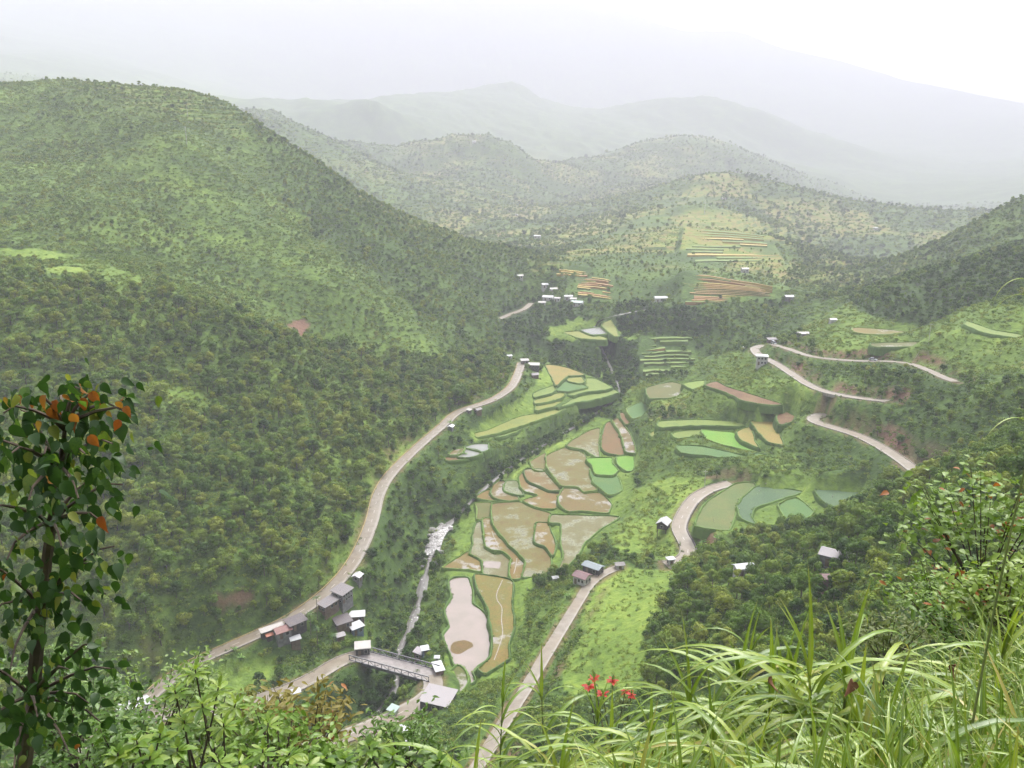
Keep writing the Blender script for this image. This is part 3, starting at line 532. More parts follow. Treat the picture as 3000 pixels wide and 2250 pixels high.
M_T, n, out = mat_new('terrain')
at = nd(n, 'ShaderNodeAttribute', attribute_name='cover'); sep = n.nodes.new('ShaderNodeSeparateColor'); n.links.new(at.outputs['Color'], sep.inputs[0])
n1 = noise(n, 0.35, 6); n2 = noise(n, 0.06, 4); n3 = noise(n, 1.6, 4); n4 = noise(n, 0.022, 6, rough=0.7)
t = mth(n, 'ADD', sep.outputs[0], mth(n, 'ADD', mth(n, 'MULTIPLY', mth(n, 'SUBTRACT', n1, 0.5), 0.8), mth(n, 'MULTIPLY', mth(n, 'SUBTRACT', n4, 0.5), 0.9)))
green = ramp(n, t, [(0.05, (0.018, 0.036, 0.008)), (0.45, (0.045, 0.082, 0.016)), (0.75, (0.105, 0.165, 0.026)), (1.0, (0.18, 0.24, 0.040))])
geo = n.nodes.new('ShaderNodeNewGeometry'); sz = n.nodes.new('ShaderNodeSeparateXYZ'); n.links.new(geo.outputs['True Normal'], sz.inputs[0])
flat = mth(n, 'MULTIPLY', ramp(n, sz.outputs['Z'], [(0.86, (0, 0, 0)), (0.97, (1, 1, 1))]), sep.outputs[2])
crop = ramp(n, n2, [(0.36, (0.10, 0.15, 0.026)), (0.48, (0.16, 0.18, 0.035)), (0.58, (0.19, 0.14, 0.05)), (0.66, (0.10, 0.16, 0.03))])
col = mixc(n, flat, green, crop)
earth = ramp(n, n3, [(0.3, (0.085, 0.050, 0.033)), (0.6, (0.17, 0.095, 0.062)), (0.8, (0.22, 0.15, 0.11))])
col = mixc(n, sep.outputs[1], col, earth)
b = nd(n, 'ShaderNodeBsdfPrincipled', Roughness=0.9); b.inputs['Specular IOR Level'].default_value = 0.15
n.links.new(col, b.inputs['Base Color']); n.links.new(bump(n, n1, 1.2, 0.6), b.inputs['Normal']); n.links.new(b.outputs[0], out.inputs[0])

def build_terrain():
    ny, nx = SHP; idx = np.arange(nx * ny).reshape(SHP)
    q = np.stack([idx[:-1, :-1], idx[:-1, 1:], idx[1:, 1:], idx[1:, :-1]], -1).reshape(-1, 4)
    me = bpy.data.meshes.new('terrain'); me.vertices.add(nx * ny); me.vertices.foreach_set('co', np.stack([fx, fy, z], -1).ravel())
    me.loops.add(q.size); me.loops.foreach_set('vertex_index', q.ravel().astype(np.int32)); me.polygons.add(len(q))
    me.polygons.foreach_set('loop_start', np.arange(0, q.size, 4, dtype=np.int32)); me.update(calc_edges=True)
    me.polygons.foreach_set('use_smooth', np.ones(len(q), bool))
    ca = me.color_attributes.new('cover', 'FLOAT_COLOR', 'POINT')
    ca.data.foreach_set('color', np.stack([np.clip(CV[:, 2], 0, 1), np.clip(dirt, 0, 1), tm * tpatch, np.ones_like(fx)], -1).ravel())
    me.materials.append(M_T); o = data_obj('terrain', me); tag(o, 'green valley and hillsides with distant misty mountains', kind='structure'); return o
TERR = build_terrain()
# ------------------------------------------------------------------ roads
def road_mat():
    m, n, out = mat_new('concrete_road'); tc = n.nodes.new('ShaderNodeUVMap'); tc.uv_map = 'along'
    sp = n.nodes.new('ShaderNodeSeparateXYZ'); n.links.new(tc.outputs[0], sp.inputs[0])
    f = noise(n, 0.35, 6); f2 = noise(n, 0.05, 3); g = noise(n, 3.0, 4)
    c = ramp(n, mth(n, 'ADD', mth(n, 'MULTIPLY', f, 0.7), mth(n, 'MULTIPLY', g, 0.3)), [(0.35, (0.115, 0.093, 0.066)), (0.52, (0.165, 0.142, 0.108)), (0.68, (0.205, 0.185, 0.155))])
    mud = ramp(n, f2, [(0.42, (0, 0, 0)), (0.62, (1, 1, 1))])
    c = mixc(n, mth(n, 'MULTIPLY', mud, 0.45), c, (0.145, 0.105, 0.058))
    # paler trodden edge on the valley side, joints between the slabs
    edge = ramp(n, sp.outputs['X'], [(0.80, (0, 0, 0)), (0.92, (1, 1, 1))]); c = mixc(n, mth(n, 'MULTIPLY', edge, 0.6), c, (0.26, 0.24, 0.21))
    jt = mth(n, 'FRACT', mth(n, 'DIVIDE', sp.outputs['Y'], 4.5)); c = mixc(n, mth(n, 'MULTIPLY', mth(n, 'LESS_THAN', jt, 0.03), 0.5), c, (0.14, 0.11, 0.08))
    b = nd(n, 'ShaderNodeBsdfPrincipled', Roughness=0.55); b.inputs['Specular IOR Level'].default_value = 0.4
    n.links.new(c, b.inputs['Base Color']); n.links.new(b.outputs[0], out.inputs[0]); return m
M_ROAD = road_mat()
plain('kerb_yellow', (0.260, 0.186, 0.062), (0.341, 0.273, 0.136), 1.5); plain('kerb_concrete', (0.186, 0.167, 0.143), (0.279, 0.254, 0.223), 1.2); plain('paint_white', (0.341, 0.329, 0.298), (0.465, 0.453, 0.422), 2.0)
plain('stone_wall', (0.062, 0.056, 0.050), (0.161, 0.143, 0.124), 1.1, 0.85, 0.25); plain('concrete', (0.149, 0.136, 0.124), (0.248, 0.229, 0.211), 0.7, 0.8, 0.05)
plain('steel_grey', (0.10, 0.10, 0.105), (0.20, 0.20, 0.21), 1.5, 0.6, metal=0.3)
def sides(S):
    T = np.gradient(S[:, :2], axis=0); T /= np.linalg.norm(T, axis=1)[:, None] + 1e-9
    return np.stack([T[:, 1], -T[:, 0]], -1)       # to the right of travel
def ribbon(name, S, offs, dz, mat, parent=None, w_noise=0.0, wmul=None):
    """a strip along S; offs = offsets across, dz = heights there"""
    R = sides(S); n = len(S); V = []; m = len(offs); wob = 1 + w_noise * (vnoise(np.arange(n) / 5.0, np.zeros(n), 5) - 0.5)
    if wmul is not None: wob = wob * wmul
    for i in range(n):
        for o, d in zip(offs, dz): V.append((S[i, 0] + R[i, 0] * o * wob[i], S[i, 1] + R[i, 1] * o * wob[i], S[i, 2] + d))
    Fc = [(i * m + k, i * m + k + 1, (i + 1) * m + k + 1, (i + 1) * m + k) for i in range(n - 1) for k in range(m - 1)]
    o = mesh_obj(name, V, Fc, mat, parent)
    me = o.data; uv = me.uv_layers.new(name='along'); acc = np.concatenate([[0], np.cumsum(np.linalg.norm(np.diff(S[:, :2], axis=0), axis=1))])
    w0, w1 = offs[0], offs[-1]; li = np.empty(len(me.loops), int); me.loops.foreach_get('vertex_index', li)
    uvs = np.stack([(np.array(offs)[li % m] - w0) / (w1 - w0 + 1e-9), acc[li // m]], -1); uv.data.foreach_set('uv', uvs.ravel()); return o
ROAD_INFO = {
 'main': 'long tan concrete road winding along the foot of the wooded hill', 'main_far': 'short stretch of road glimpsed by the far village', 'bridge_left': 'muddy approach road on the wooded side of the bridge',
 'bridge_right': 'approach road on the pond side of the bridge, curving past the big grey roof', 'lower_right': 'narrow concrete road between the muddy pond and the bright grass slope', 'curve': 'wide curving concrete road past the white gabled house',
 'switch_low': 'lowest switchback road below the bare earth bank', 'switch_mid': 'middle switchback road with the white block house beside it', 'switch_top': 'highest switchback road with the silver car on it'}
for k, (w, S) in ROAD_W.items():
    h = w / 2
    r = ribbon('road', S, [-h, -h * 0.4, h * 0.4, h], [0.0, 0.05, 0.05, 0.0], M_ROAD, w_noise=0.10)
    tag(r, ROAD_INFO[k], kind='structure')
    if k in ('main', 'curve', 'bridge_left', 'switch_low', 'switch_mid'):
        ribbon('kerb', S, [-h - 0.42, -h - 0.40, -h - 0.10, -h - 0.08], [-0.3, 0.20, 0.20, -0.05], MAT['kerb_yellow' if k == 'main' else 'kerb_concrete'], r)
        ribbon('kerb', S, [h + 0.05, h + 0.07, h + 0.45, h + 0.47], [-0.1, 0.12, 0.12, -1.6], MAT['kerb_concrete'], r)
    if k in ('main', 'curve', 'bridge_right'):
        mb = MB(); R = sides(S); i = 2
        while i < len(S) - 2:
            a, b = S[i], S[i + 1]; t = (b - a) / np.linalg.norm(b - a); rt = np.array([R[i][0], R[i][1], 0]) * 0.09; up = np.array([0, 0, 0.056])
            c = a + t * 2.4; mb.add([a - rt + up, a + rt + up, c + rt + up, c - rt + up], [(0, 1, 2, 3)]); i += 4
        mk = mb.build('lane_marking', MAT['paint_white'], r); mk['kind'] = 'stuff'
# retaining wall under the curving road
w, S = ROAD_W['curve']; seg = S[6:26]
wl = ribbon('retaining_wall', seg, [2.95, 3.0, 3.5, 3.7], [-2.6, 0.55, 0.55, -2.6], MAT['stone_wall']); tag(wl, 'dark stone retaining wall holding the bend of the curving road', 'wall')

# ------------------------------------------------------------------ river
def water_mat(name, c1, c2, rough, scale, foam=0.0, bumpd=0.03):
    m, n, out = mat_new(name); f = noise(n, scale, 6, rough=0.65); g = noise(n, scale * 0.15, 3)
    b = nd(n, 'ShaderNodeBsdfPrincipled', Roughness=rough); b.inputs['Specular IOR Level'].default_value = 0.5
    c = ramp(n, g, [(0.35, c1), (0.65, c2)])
    if foam: c = mixc(n, ramp(n, f, [(0.62 - foam, (0, 0, 0)), (0.70 - foam, (1, 1, 1))]), c, (0.48, 0.475, 0.46))
    n.links.new(c, b.inputs['Base Color']); n.links.new(bump(n, f, bumpd, 0.4), b.inputs['Normal']); n.links.new(b.outputs[0], out.inputs[0]); return m
M_RIV = water_mat('river_water', (0.06, 0.056, 0.048), (0.10, 0.093, 0.082), 0.5, 0.6, 0.02, 0.3)
ru, rvv, _ = project(RIV); R_SEEN = ((ru > 1255) & (ru < 1325) & (rvv > 1515) & (rvv < 1625)) | ((rvv > 1690) & (rvv < 1745)) | ((rvv > 1775) & (rvv < 1835)) | ((ru > 1735) & (ru < 1765) & (rvv < 970))
rv = ribbon('river', RIV, [-2.0, -0.7, 0.7, 2.0], [-0.15, 0.15, 0.15, -0.15], M_RIV, w_noise=0.5, wmul=np.where(R_SEEN, 1.0, 0.5)); tag(rv, 'grey river with white rapids running down the valley', kind='structure')
plain('river_rock', (0.104, 0.098, 0.091), (0.273, 0.260, 0.247), 1.3, 0.8, 0.1); plain('foam', (0.62, 0.61, 0.58), (0.82, 0.81, 0.79), 1.0, 0.6)
water_mat('rapids', (0.10, 0.096, 0.088), (0.20, 0.19, 0.18), 0.5, 1.3, 0.10, 0.4)
def rock_mesh(seed):
    r = random.Random(seed); bm = bmesh.new(); bmesh.ops.create_icosphere(bm, subdivisions=2, radius=1.0)
    sx, sy, sz = r.uniform(0.8, 1.3), r.uniform(0.8, 1.2), r.uniform(0.5, 0.8)
    for v in bm.verts:
        p = v.co; d = 1 + 0.5 * (float(fbm(np.array([p.x * 1.3 + seed * 7 + p.z]), np.array([p.y * 1.3 - p.z]), seed, 3)[0])); v.co = Vector((p.x * sx, p.y * sy, p.z * sz)) * d
    me = bpy.data.meshes.new('rock'); bm.to_mesh(me); bm.free(); me.materials.append(MAT['river_rock']); return me
ROCKS = [rock_mesh(s) for s in range(5)]
m0 = np.argmin(np.hypot(RIV[:, 0] - at_z(1285, 1565, -177)[0], RIV[:, 1] - at_z(1285, 1565, -177)[1]))
for i in range(26):
    q = RIV[min(len(RIV) - 1, m0 - 4 + int(i * 0.62))]; o = data_obj('river_rock', ROCKS[i % 5]); s = random.uniform(0.6, 1.9)
    o.location = (q[0] + random.uniform(-4.5, 4.5), q[1] + random.uniform(-2, 2), q[2] + 0.1); o.scale = (s, s, s); o.rotation_euler = (0, 0, random.uniform(0, 6))
    tag(o, 'grey boulder in the white rapids beside the paddies', 'rock', 'boulders in the river rapids')
# white water: rough crests of the rapids and the little fall higher up
def rapids(i0, i1, lab, w=4.0):
    V = []; Fc = []; R = sides(RIV); nn = 13
    seg = RIV[i0:i1]
    fine = np.concatenate([np.linspace(seg[k], seg[k + 1], 5)[:-1] for k in range(len(seg) - 1)]); RR = sides(fine)
    for i, p in enumerate(fine):
        for k in range(nn):
            o = (k / (nn - 1) - 0.5) * 2 * w; h = 0.05 + 0.75 * float(vnoise(np.array([i * 0.8]), np.array([k * 0.9]), 3)[0]) * (1 - abs(o / w) ** 3)
            V.append((p[0] + RR[i, 0] * o, p[1] + RR[i, 1] * o, p[2] + h))
    Fc = [(i * nn + k, i * nn + k + 1, (i + 1) * nn + k + 1, (i + 1) * nn + k) for i in range(len(fine) - 1) for k in range(nn - 1)]
    o = mesh_obj('white_water', V, Fc, MAT['rapids'], None, True); tag(o, lab, 'rapids', kind='stuff')
rapids(m0 - 4, m0 + 9, 'white rapids tumbling beside the trees left of the paddies', 3.5)
k0 = np.argmin(np.hypot(*(RIV[:, :2] - at_z(1752, 945, -140)[:2]).T)); rapids(k0 - 2, k0 + 4, 'small white waterfall among dark trees below the far village', 2.4)

# ------------------------------------------------------------------ paddies and ponds
def paddy_mat(name, c1, c2, c3, scale=0.35, wet=0.0, rough=0.8, row=0.0, wetc=(0.225, 0.203, 0.188)):
    m, n, out = mat_new(name); f = noise(n, scale, 7, rough=0.6); g = noise(n, scale * 0.22, 4); h = noise(n, 2.2, 4)
    c = ramp(n, mth(n, 'ADD', mth(n, 'MULTIPLY', g, 0.6), mth(n, 'MULTIPLY', f, 0.4)), [(0.36, c1), (0.5, c2), (0.62, c3)])
    c = mixc(n, 0.6, c, ramp(n, h, [(0.3, (0.55, 0.55, 0.55)), (0.7, (1.3, 1.3, 1.3))]), 'MULTIPLY')
    b = nd(n, 'ShaderNodeBsdfPrincipled', Roughness=rough); b.inputs['Specular IOR Level'].default_value = 0.35
    if wet:
        wf = ramp(n, g, [(0.58 - wet, (0, 0, 0)), (0.66 - wet, (1, 1, 1))]); wf2 = mth(n, 'MULTIPLY', wf, ramp(n, f, [(0.40, (0, 0, 0)), (0.55, (1, 1, 1))]))
        c = mixc(n, wf2, c, wetc); n.links.new(mth(n, 'SUBTRACT', rough, mth(n, 'MULTIPLY', wf2, rough - 0.12)), b.inputs['Roughness'])
    n.links.new(c, b.inputs['Base Color'])
    if not wet: n.links.new(bump(n, h, 0.25, 0.5), b.inputs['Normal'])
    n.links.new(b.outputs[0], out.inputs[0]); return m
O1, O2, O3 = (0.098, 0.064, 0.013), (0.127, 0.092, 0.019), (0.098, 0.089, 0.014)
paddy_mat('stub_orange', (0.133, 0.075, 0.016), O2, O3, wet=0.06); paddy_mat('stub_grey', (0.108, 0.092, 0.034), (0.117, 0.112, 0.047), (0.084, 0.084, 0.022), wet=0.10, wetc=(0.132, 0.134, 0.066))
paddy_mat('stub_mix', O1, (0.108, 0.095, 0.022), (0.087, 0.089, 0.019), wet=0.06, wetc=(0.121, 0.121, 0.058)); paddy_mat('stub_olive', (0.093, 0.084, 0.016), (0.078, 0.084, 0.014), (0.063, 0.084, 0.013), wet=0.02)
paddy_mat('stub_brown', (0.117, 0.073, 0.019), (0.108, 0.084, 0.019), (0.084, 0.078, 0.017), wet=0.07); paddy_mat('stub_pale', (0.078, 0.095, 0.028), (0.098, 0.112, 0.040), (0.108, 0.123, 0.051), wet=0.1, wetc=(0.110, 0.125, 0.055))
paddy_mat('stub_pink', (0.133, 0.075, 0.022), (0.122, 0.089, 0.028), (0.108, 0.089, 0.028), wet=0.08, wetc=(0.147, 0.143, 0.068)); paddy_mat('stub_rust', (0.117, 0.056, 0.016), (0.122, 0.070, 0.019), (0.098, 0.067, 0.017), wet=0.0)
paddy_mat('stub_gold', (0.147, 0.095, 0.017), (0.117, 0.101, 0.016), (0.098, 0.101, 0.014), wet=0.02); paddy_mat('earth_red', (0.078, 0.036, 0.012), (0.108, 0.053, 0.017), (0.127, 0.078, 0.026))
paddy_mat('rice_orange', (0.197, 0.137, 0.027), (0.175, 0.142, 0.027), (0.137, 0.137, 0.027)); paddy_mat('rice_yellow', (0.164, 0.164, 0.024), (0.142, 0.159, 0.024), (0.110, 0.142, 0.024)); paddy_mat('rice_lime', (0.104, 0.159, 0.022), (0.121, 0.164, 0.024), (0.082, 0.137, 0.022))
paddy_mat('rice_green', (0.047, 0.110, 0.024), (0.055, 0.121, 0.024), (0.071, 0.126, 0.024)); paddy_mat('seed_green', (0.067, 0.185, 0.011), (0.089, 0.207, 0.013), (0.111, 0.207, 0.016)); paddy_mat('seed_lime', (0.132, 0.186, 0.019), (0.121, 0.181, 0.022), (0.110, 0.164, 0.022))
paddy_mat('rice_olive', (0.104, 0.115, 0.027), (0.082, 0.110, 0.024), (0.066, 0.104, 0.022)); paddy_mat('rice_blue', (0.041, 0.085, 0.033), (0.050, 0.093, 0.038), (0.060, 0.104, 0.036))
water_mat('pond_green', (0.126, 0.133, 0.104), (0.155, 0.159, 0.133), 0.12, 1.2, 0, 0.01); water_mat('muddy_water', (0.185, 0.155, 0.126), (0.215, 0.174, 0.148), 0.10, 0.8, 0, 0.012)
leafmat('bund_grass', (0.05, 0.10, 0.02), (0.095, 0.17, 0.03), (0.16, 0.23, 0.045), 0.15, 0.7, nscale=0.8)
def smooth_poly(poly, step=1.3):
    P = np.array(poly); n = len(P); out = []
    for i in range(n):
        p0, p1, p2, p3 = P[(i - 1) % n], P[i], P[(i + 1) % n], P[(i + 2) % n]; k = max(2, int(np.linalg.norm(p2 - p1) / step))
        for j in range(k):
            t = j / k; h = 0.35
            m1, m2 = (p2 - p0) * h * 0.8, (p3 - p1) * h * 0.8
            out.append((2 * t ** 3 - 3 * t * t + 1) * p1 + (t ** 3 - 2 * t * t + t) * m1 + (-2 * t ** 3 + 3 * t * t) * p2 + (t ** 3 - t * t) * m2)
    Q = np.array(out); nz = vnoise(np.arange(len(Q)) * 0.45, np.full(len(Q), P[0][0]), 8) - 0.5
    c = Q.mean(0); d = Q - c; d /= np.linalg.norm(d, axis=1)[:, None] + 1e-9; Q[:, :2] += d[:, :2] * (nz[:, None] * 0.7 + 0.55); return Q
def fill(Q, z):
    bm = bmesh.new(); vs = [bm.verts.new((p[0], p[1], z)) for p in Q]; f = bm.faces.new(vs); f.normal_update()
    if f.normal.z < 0: f.normal_flip()
    bmesh.ops.triangulate(bm, faces=[f]); me = bpy.data.meshes.new('surface'); bm.to_mesh(me); bm.free(); return me
def bund_mesh(Q, z, hgt=0.45, wid=0.9, seed=0):
    """grassy bank round a field: rises from the field, uneven, and falls away outside"""
    n = len(Q); T = np.roll(Q, -1, 0) - np.roll(Q, 1, 0); T = T[:, :2] / (np.linalg.norm(T[:, :2], axis=1)[:, None] + 1e-9); area = 0.5 * np.sum(Q[:, 0] * np.roll(Q[:, 1], -1) - np.roll(Q[:, 0], -1) * Q[:, 1])
    N = np.stack([T[:, 1], -T[:, 0]], -1) * (1 if area > 0 else -1); s = np.arange(n)
    hh = hgt * (0.55 + 0.9 * vnoise(s * 0.55, np.full(n, seed * 3.1), 2)); ww = wid * (0.6 + 0.8 * vnoise(s * 0.35, np.full(n, seed * 1.7 + 9), 4))
    prof = [(-0.25, -0.06, 0), (0.05, 1.0, 1), (0.45, 0.9, 1), (1.0, -0.5, 2), (1.7, -4.5, 3)]
    V = []
    for o, d, k in prof:
        off = o * ww; zz = z + (d * hh if k < 2 else d * np.ones(n))
        if k == 0: zz = np.full(n, z - 0.04)
        V += [(Q[i, 0] + N[i, 0] * off[i], Q[i, 1] + N[i, 1] * off[i], zz[i]) for i in range(n)]
    Fc = [(r * n + i, r * n + (i + 1) % n, (r + 1) * n + (i + 1) % n, (r + 1) * n + i) for r in range(len(prof) - 1) for i in range(n)]
    me = bpy.data.meshes.new('bund'); me.from_pydata(V, [], Fc); me.update(); me.materials.append(MAT['bund_grass']); return me
FIELD_Q = []
for i, (poly, z_, mk, lab) in enumerate(PADW):
    Q = smooth_poly(poly); me = fill(Q, z_); me.materials.append(MAT[mk]); pond = mk == 'pond_green'
    o = data_obj('fish_pond' if pond else 'dug_plot' if mk == 'earth_red' else 'rice_paddy', me); tag(o, lab, 'pond' if pond else 'plot' if mk == 'earth_red' else 'rice paddy', 'rice paddies on the valley floor' if not pond else None)
    bd = data_obj('bund', bund_mesh(Q, z_, 0.5, 0.9, i), o); bd['tint'] = 0.35 + 0.3 * random.random(); FIELD_Q.append(Q)
Q = smooth_poly(POND, 1.0); me = fill(Q, POND_Z); me.materials.append(MAT['muddy_water']); po = data_obj('muddy_pond', me); tag(po, 'large flooded paddy of pinkish muddy water near the bridge', 'pond')
bd = data_obj('bund', bund_mesh(Q, POND_Z, 0.6, 1.2, 77), po); bd['tint'] = 0.45; FIELD_Q.append(Q)
# mud island in the pond, the small pool, pale channels
Q = smooth_poly([tuple(at_z(u, v, POND_Z)) for u, v in C_([(712,885),(735,850),(790,838),(835,852),(843,872),(800,895),(770,912),(725,910)])], 0.8); me = fill(Q, POND_Z + 0.05); me.materials.append(MAT['stub_rust']); o = data_obj('mud_bank', me, po)
zp = -173.6; Q = smooth_poly([tuple(at_z(u, v, zp)) for u, v in A_([(612,1465),(690,1458),(780,1465),(788,1500),(770,1530),(690,1520),(620,1515)])], 0.7); me = fill(Q, zp + 0.04); me.materials.append(MAT['muddy_water'])
o = data_obj('pool', me); tag(o, 'small white pool of standing water in the grey wet paddy', 'pool')
def channel(px, zc, lab):
    S = spline(np.array([at_z(u, v, zc) for u, v in px]), 1.0); o = ribbon('water_channel', S, [-0.18, 0.18], [0.05, 0.05], MAT['kerb_concrete']); tag(o, lab, 'channel')
channel(C_([(1045,440),(1010,520),(1010,570),(1040,620),(1038,700),(1045,790),(1020,880),(990,960)]), -172.6, 'thin pale winding channel down the golden brown paddy')
channel(A_([(705,1130),(725,1190),(755,1250),(780,1310)]), -172.7, 'short pale channel at the upper end of the curving orange strip')
channel(A_([(975,1420),(968,1480),(955,1540),(940,1590)]), -172.7, 'short pale channel at the lower end of the curving orange strip')
channel(A_([(1450,1060),(1452,1150),(1462,1230)]), -169.2, 'pale channel on the edge of the grey triangular paddy')

# ------------------------------------------------------------------ far rice terraces, step by step
plain('terrace_red', (0.24, 0.135, 0.055), (0.31, 0.20, 0.085), 0.1); plain('terrace_gold', (0.27, 0.21, 0.055), (0.33, 0.26, 0.07), 0.1); plain('terrace_green', (0.085, 0.14, 0.03), (0.13, 0.18, 0.035), 0.1); plain('terrace_riser', (0.07, 0.105, 0.025), (0.12, 0.15, 0.035), 0.25)
TER_Q = []
for cs, nst, kind, lab in TERRACES:
    tl, tr, br, bl = [tcorner(c) for c in cs]; root = empty('rice_terraces', tuple((bl + br) / 2)); tag(root, lab, 'rice terraces', 'far stepped rice terraces'); base = (bl + br) / 2
    TER_Q.append([tuple(p[:2]) for p in (tl, tr, br, bl)])
    for k in range(nst):
        t0, t1 = k / nst, (k + 1) / nst; NS = 26; V = []; zt = (bl * (1 - t0) + tl * t0)[2] + 0.3
        ins = [0.15 * random.random(), 1 - 0.15 * random.random()]
        if random.random() < 0.4: ins[random.randrange(2)] = random.uniform(0.3, 0.7)
        if ins[0] > ins[1] - 0.2: ins = [0.1, 0.6]
        for i in range(NS + 1):
            s = ins[0] + (ins[1] - ins[0]) * i / NS
            lo_ = (bl * (1 - t0) + tl * t0) * (1 - s) + (br * (1 - t0) + tr * t0) * s; hi_ = (bl * (1 - t1) + tl * t1) * (1 - s) + (br * (1 - t1) + tr * t1) * s
            z0 = ((bl * (1 - t0) + tl * t0)[2] * (1 - s) + (br * (1 - t0) + tr * t0)[2] * s) + 0.3 + 2.4 * (float(vnoise(np.array([s * 3.2 + k * 0.06]), np.array([k * 0.11 + 3]), 15)[0]) - 0.5)
            wob = 5.0 * (float(vnoise(np.array([s * 7 + k * 0.15]), np.array([k * 0.2]), 12)[0]) - 0.5); dirn = (hi_ - lo_)[:2]; dirn = dirn / (np.linalg.norm(dirn) + 1e-9)
            f = lo_[:2] + dirn * wob; g = hi_[:2] + dirn * (wob + 0.5)
            V += [(f[0] - base[0], f[1] - base[1], z0 - base[2]), (g[0] - base[0], g[1] - base[1], z0 + 0.05 - base[2]), (f[0] - dirn[0] * 0.6 - base[0], f[1] - dirn[1] * 0.6 - base[1], z0 - 7 - base[2])]
        Fc = [(3 * i, 3 * i + 3, 3 * i + 4, 3 * i + 1) for i in range(NS)]; Rf = [(3 * i + 2, 3 * i + 5, 3 * i + 3, 3 * i) for i in range(NS)]
        rpick = {'red': ['terrace_red', 'terrace_gold', 'terrace_red', 'terrace_riser', 'terrace_gold'], 'green': ['terrace_riser', 'terrace_green', 'terrace_riser', 'terrace_red'], 'gold': ['terrace_gold', 'terrace_green'], 'lime': ['terrace_green', 'terrace_riser', 'terrace_green', 'terrace_riser', 'terrace_gold']}[kind]
        pick = {'red': ['terrace_red', 'terrace_red', 'terrace_gold', 'terrace_red', 'terrace_green'], 'green': ['terrace_green', 'terrace_green', 'terrace_red', 'terrace_green'], 'gold': ['terrace_gold', 'terrace_gold'], 'lime': ['terrace_green', 'terrace_gold', 'terrace_green']}[kind]
        me = bpy.data.meshes.new('terrace_step'); me.from_pydata(V, [], Fc + Rf); me.update(); me.materials.append(MAT[random.choice(pick)]); me.materials.append(MAT[random.choice(rpick)])
        me.polygons.foreach_set('material_index', [0] * len(Fc) + [1] * len(Rf)); data_obj('terrace_step', me, root)

# ------------------------------------------------------------------ bridge
def bridge():
    a = ROAD_W['bridge_left'][1][-1]; b = ROAD_W['bridge_right'][1][0]; c = (a + b) / 2; L = np.linalg.norm(b - a) + 3.0; yaw = math.atan2(b[1] - a[1], b[0] - a[0]); z0 = -172.0
    r = empty('road_bridge', (c[0], c[1], z0), yaw); tag(r, 'steel truss road bridge across the wooded river gorge', 'bridge'); W2 = 3.4
    dk = MB().box((0, 0, -0.15), (L, W2 * 2, 0.35)).build('deck', MAT['bridge_deck'], r)
    for s in (-1, 1): MB().box((0, s * 2.6, -0.95), (L - 0.5, 0.5, 1.2)).build('girder', MAT['steel_grey'], r)
    for s in (-1, 1):
        y = s * (W2 + 0.25); mb = MB(); n = 12; h = 1.7
        mb.box((0, y, 0.2 + h), (L, 0.28, 0.28)); mb.box((0, y, 0.1), (L, 0.28, 0.3)); tr = mb.build('truss_rail', MAT['steel_grey'], r)
        for i in range(n + 1):
            x = -L / 2 + 0.2 + (L - 0.4) * i / n; MB().box((x, y, 0.2 + h / 2), (0.18, 0.2, h)).build('post', MAT['steel_grey'], tr)
            if i < n:
                x2 = -L / 2 + 0.2 + (L - 0.4) * (i + 1) / n; p, q = ((x, y, 0.25), (x2, y, 0.2 + h)) if i % 2 == 0 else ((x, y, 0.2 + h), (x2, y, 0.25)); MB().bar(p, q, 0.10).build('brace', MAT['steel_grey'], tr)
    for s in (-1, 1): MB().box((s * (L / 2 - 1.0), 0, -5.2), (2.4, W2 * 2 - 0.4, 9.6)).build('abutment', MAT['concrete'], r)
    return r
plain('bridge_deck', (0.161, 0.143, 0.133), (0.231, 0.210, 0.199), 0.5, 0.5); bridge()
# ------------------------------------------------------------------ buildings
def tin(name, c, rust=0.25, rough=0.45, spec=0.5):
    m, n, out = mat_new(name); tc = n.nodes.new('ShaderNodeTexCoord'); wv = nd(n, 'ShaderNodeTexWave', Scale=1.6); wv.bands_direction = 'X'; n.links.new(tc.outputs['Object'], wv.inputs['Vector'])
    f = noise(n, 0.9, 5); b = nd(n, 'ShaderNodeBsdfPrincipled', Roughness=rough); b.inputs['Specular IOR Level'].default_value = spec
    col = mixc(n, mth(n, 'MULTIPLY', ramp(n, f, [(0.5, (0, 0, 0)), (0.72, (1, 1, 1))]), rust), c, (0.16, 0.085, 0.05))
    col = mixc(n, 0.35, col, ramp(n, f, [(0.3, (0.75, 0.75, 0.75)), (0.7, (1.15, 1.15, 1.15))]), 'MULTIPLY')
    n.links.new(col, b.inputs['Base Color']); n.links.new(bump(n, wv.outputs['Fac'], 0.05, 0.6), b.inputs['Normal']); n.links.new(b.outputs[0], out.inputs[0]); return m
for nm, c, ru in (('tin_grey', (0.132, 0.119, 0.122), .3), ('tin_brown', (0.079, 0.066, 0.069), .3), ('tin_white', (0.40, 0.405, 0.41), .22), ('tin_pale', (0.330, 0.310, 0.290), .3), ('tin_lilac', (0.224, 0.205, 0.211), .15), ('tin_maroon', (0.112, 0.050, 0.053), .2),
                  ('tin_red', (0.145, 0.050, 0.040), .2), ('tin_blue', (0.158, 0.191, 0.205), .15), ('tin_green', (0.238, 0.304, 0.277), .1), ('tin_black', (0.013, 0.013, 0.015), .1), ('tin_orange', (0.277, 0.079, 0.033), .1)): tin(nm, c, ru)
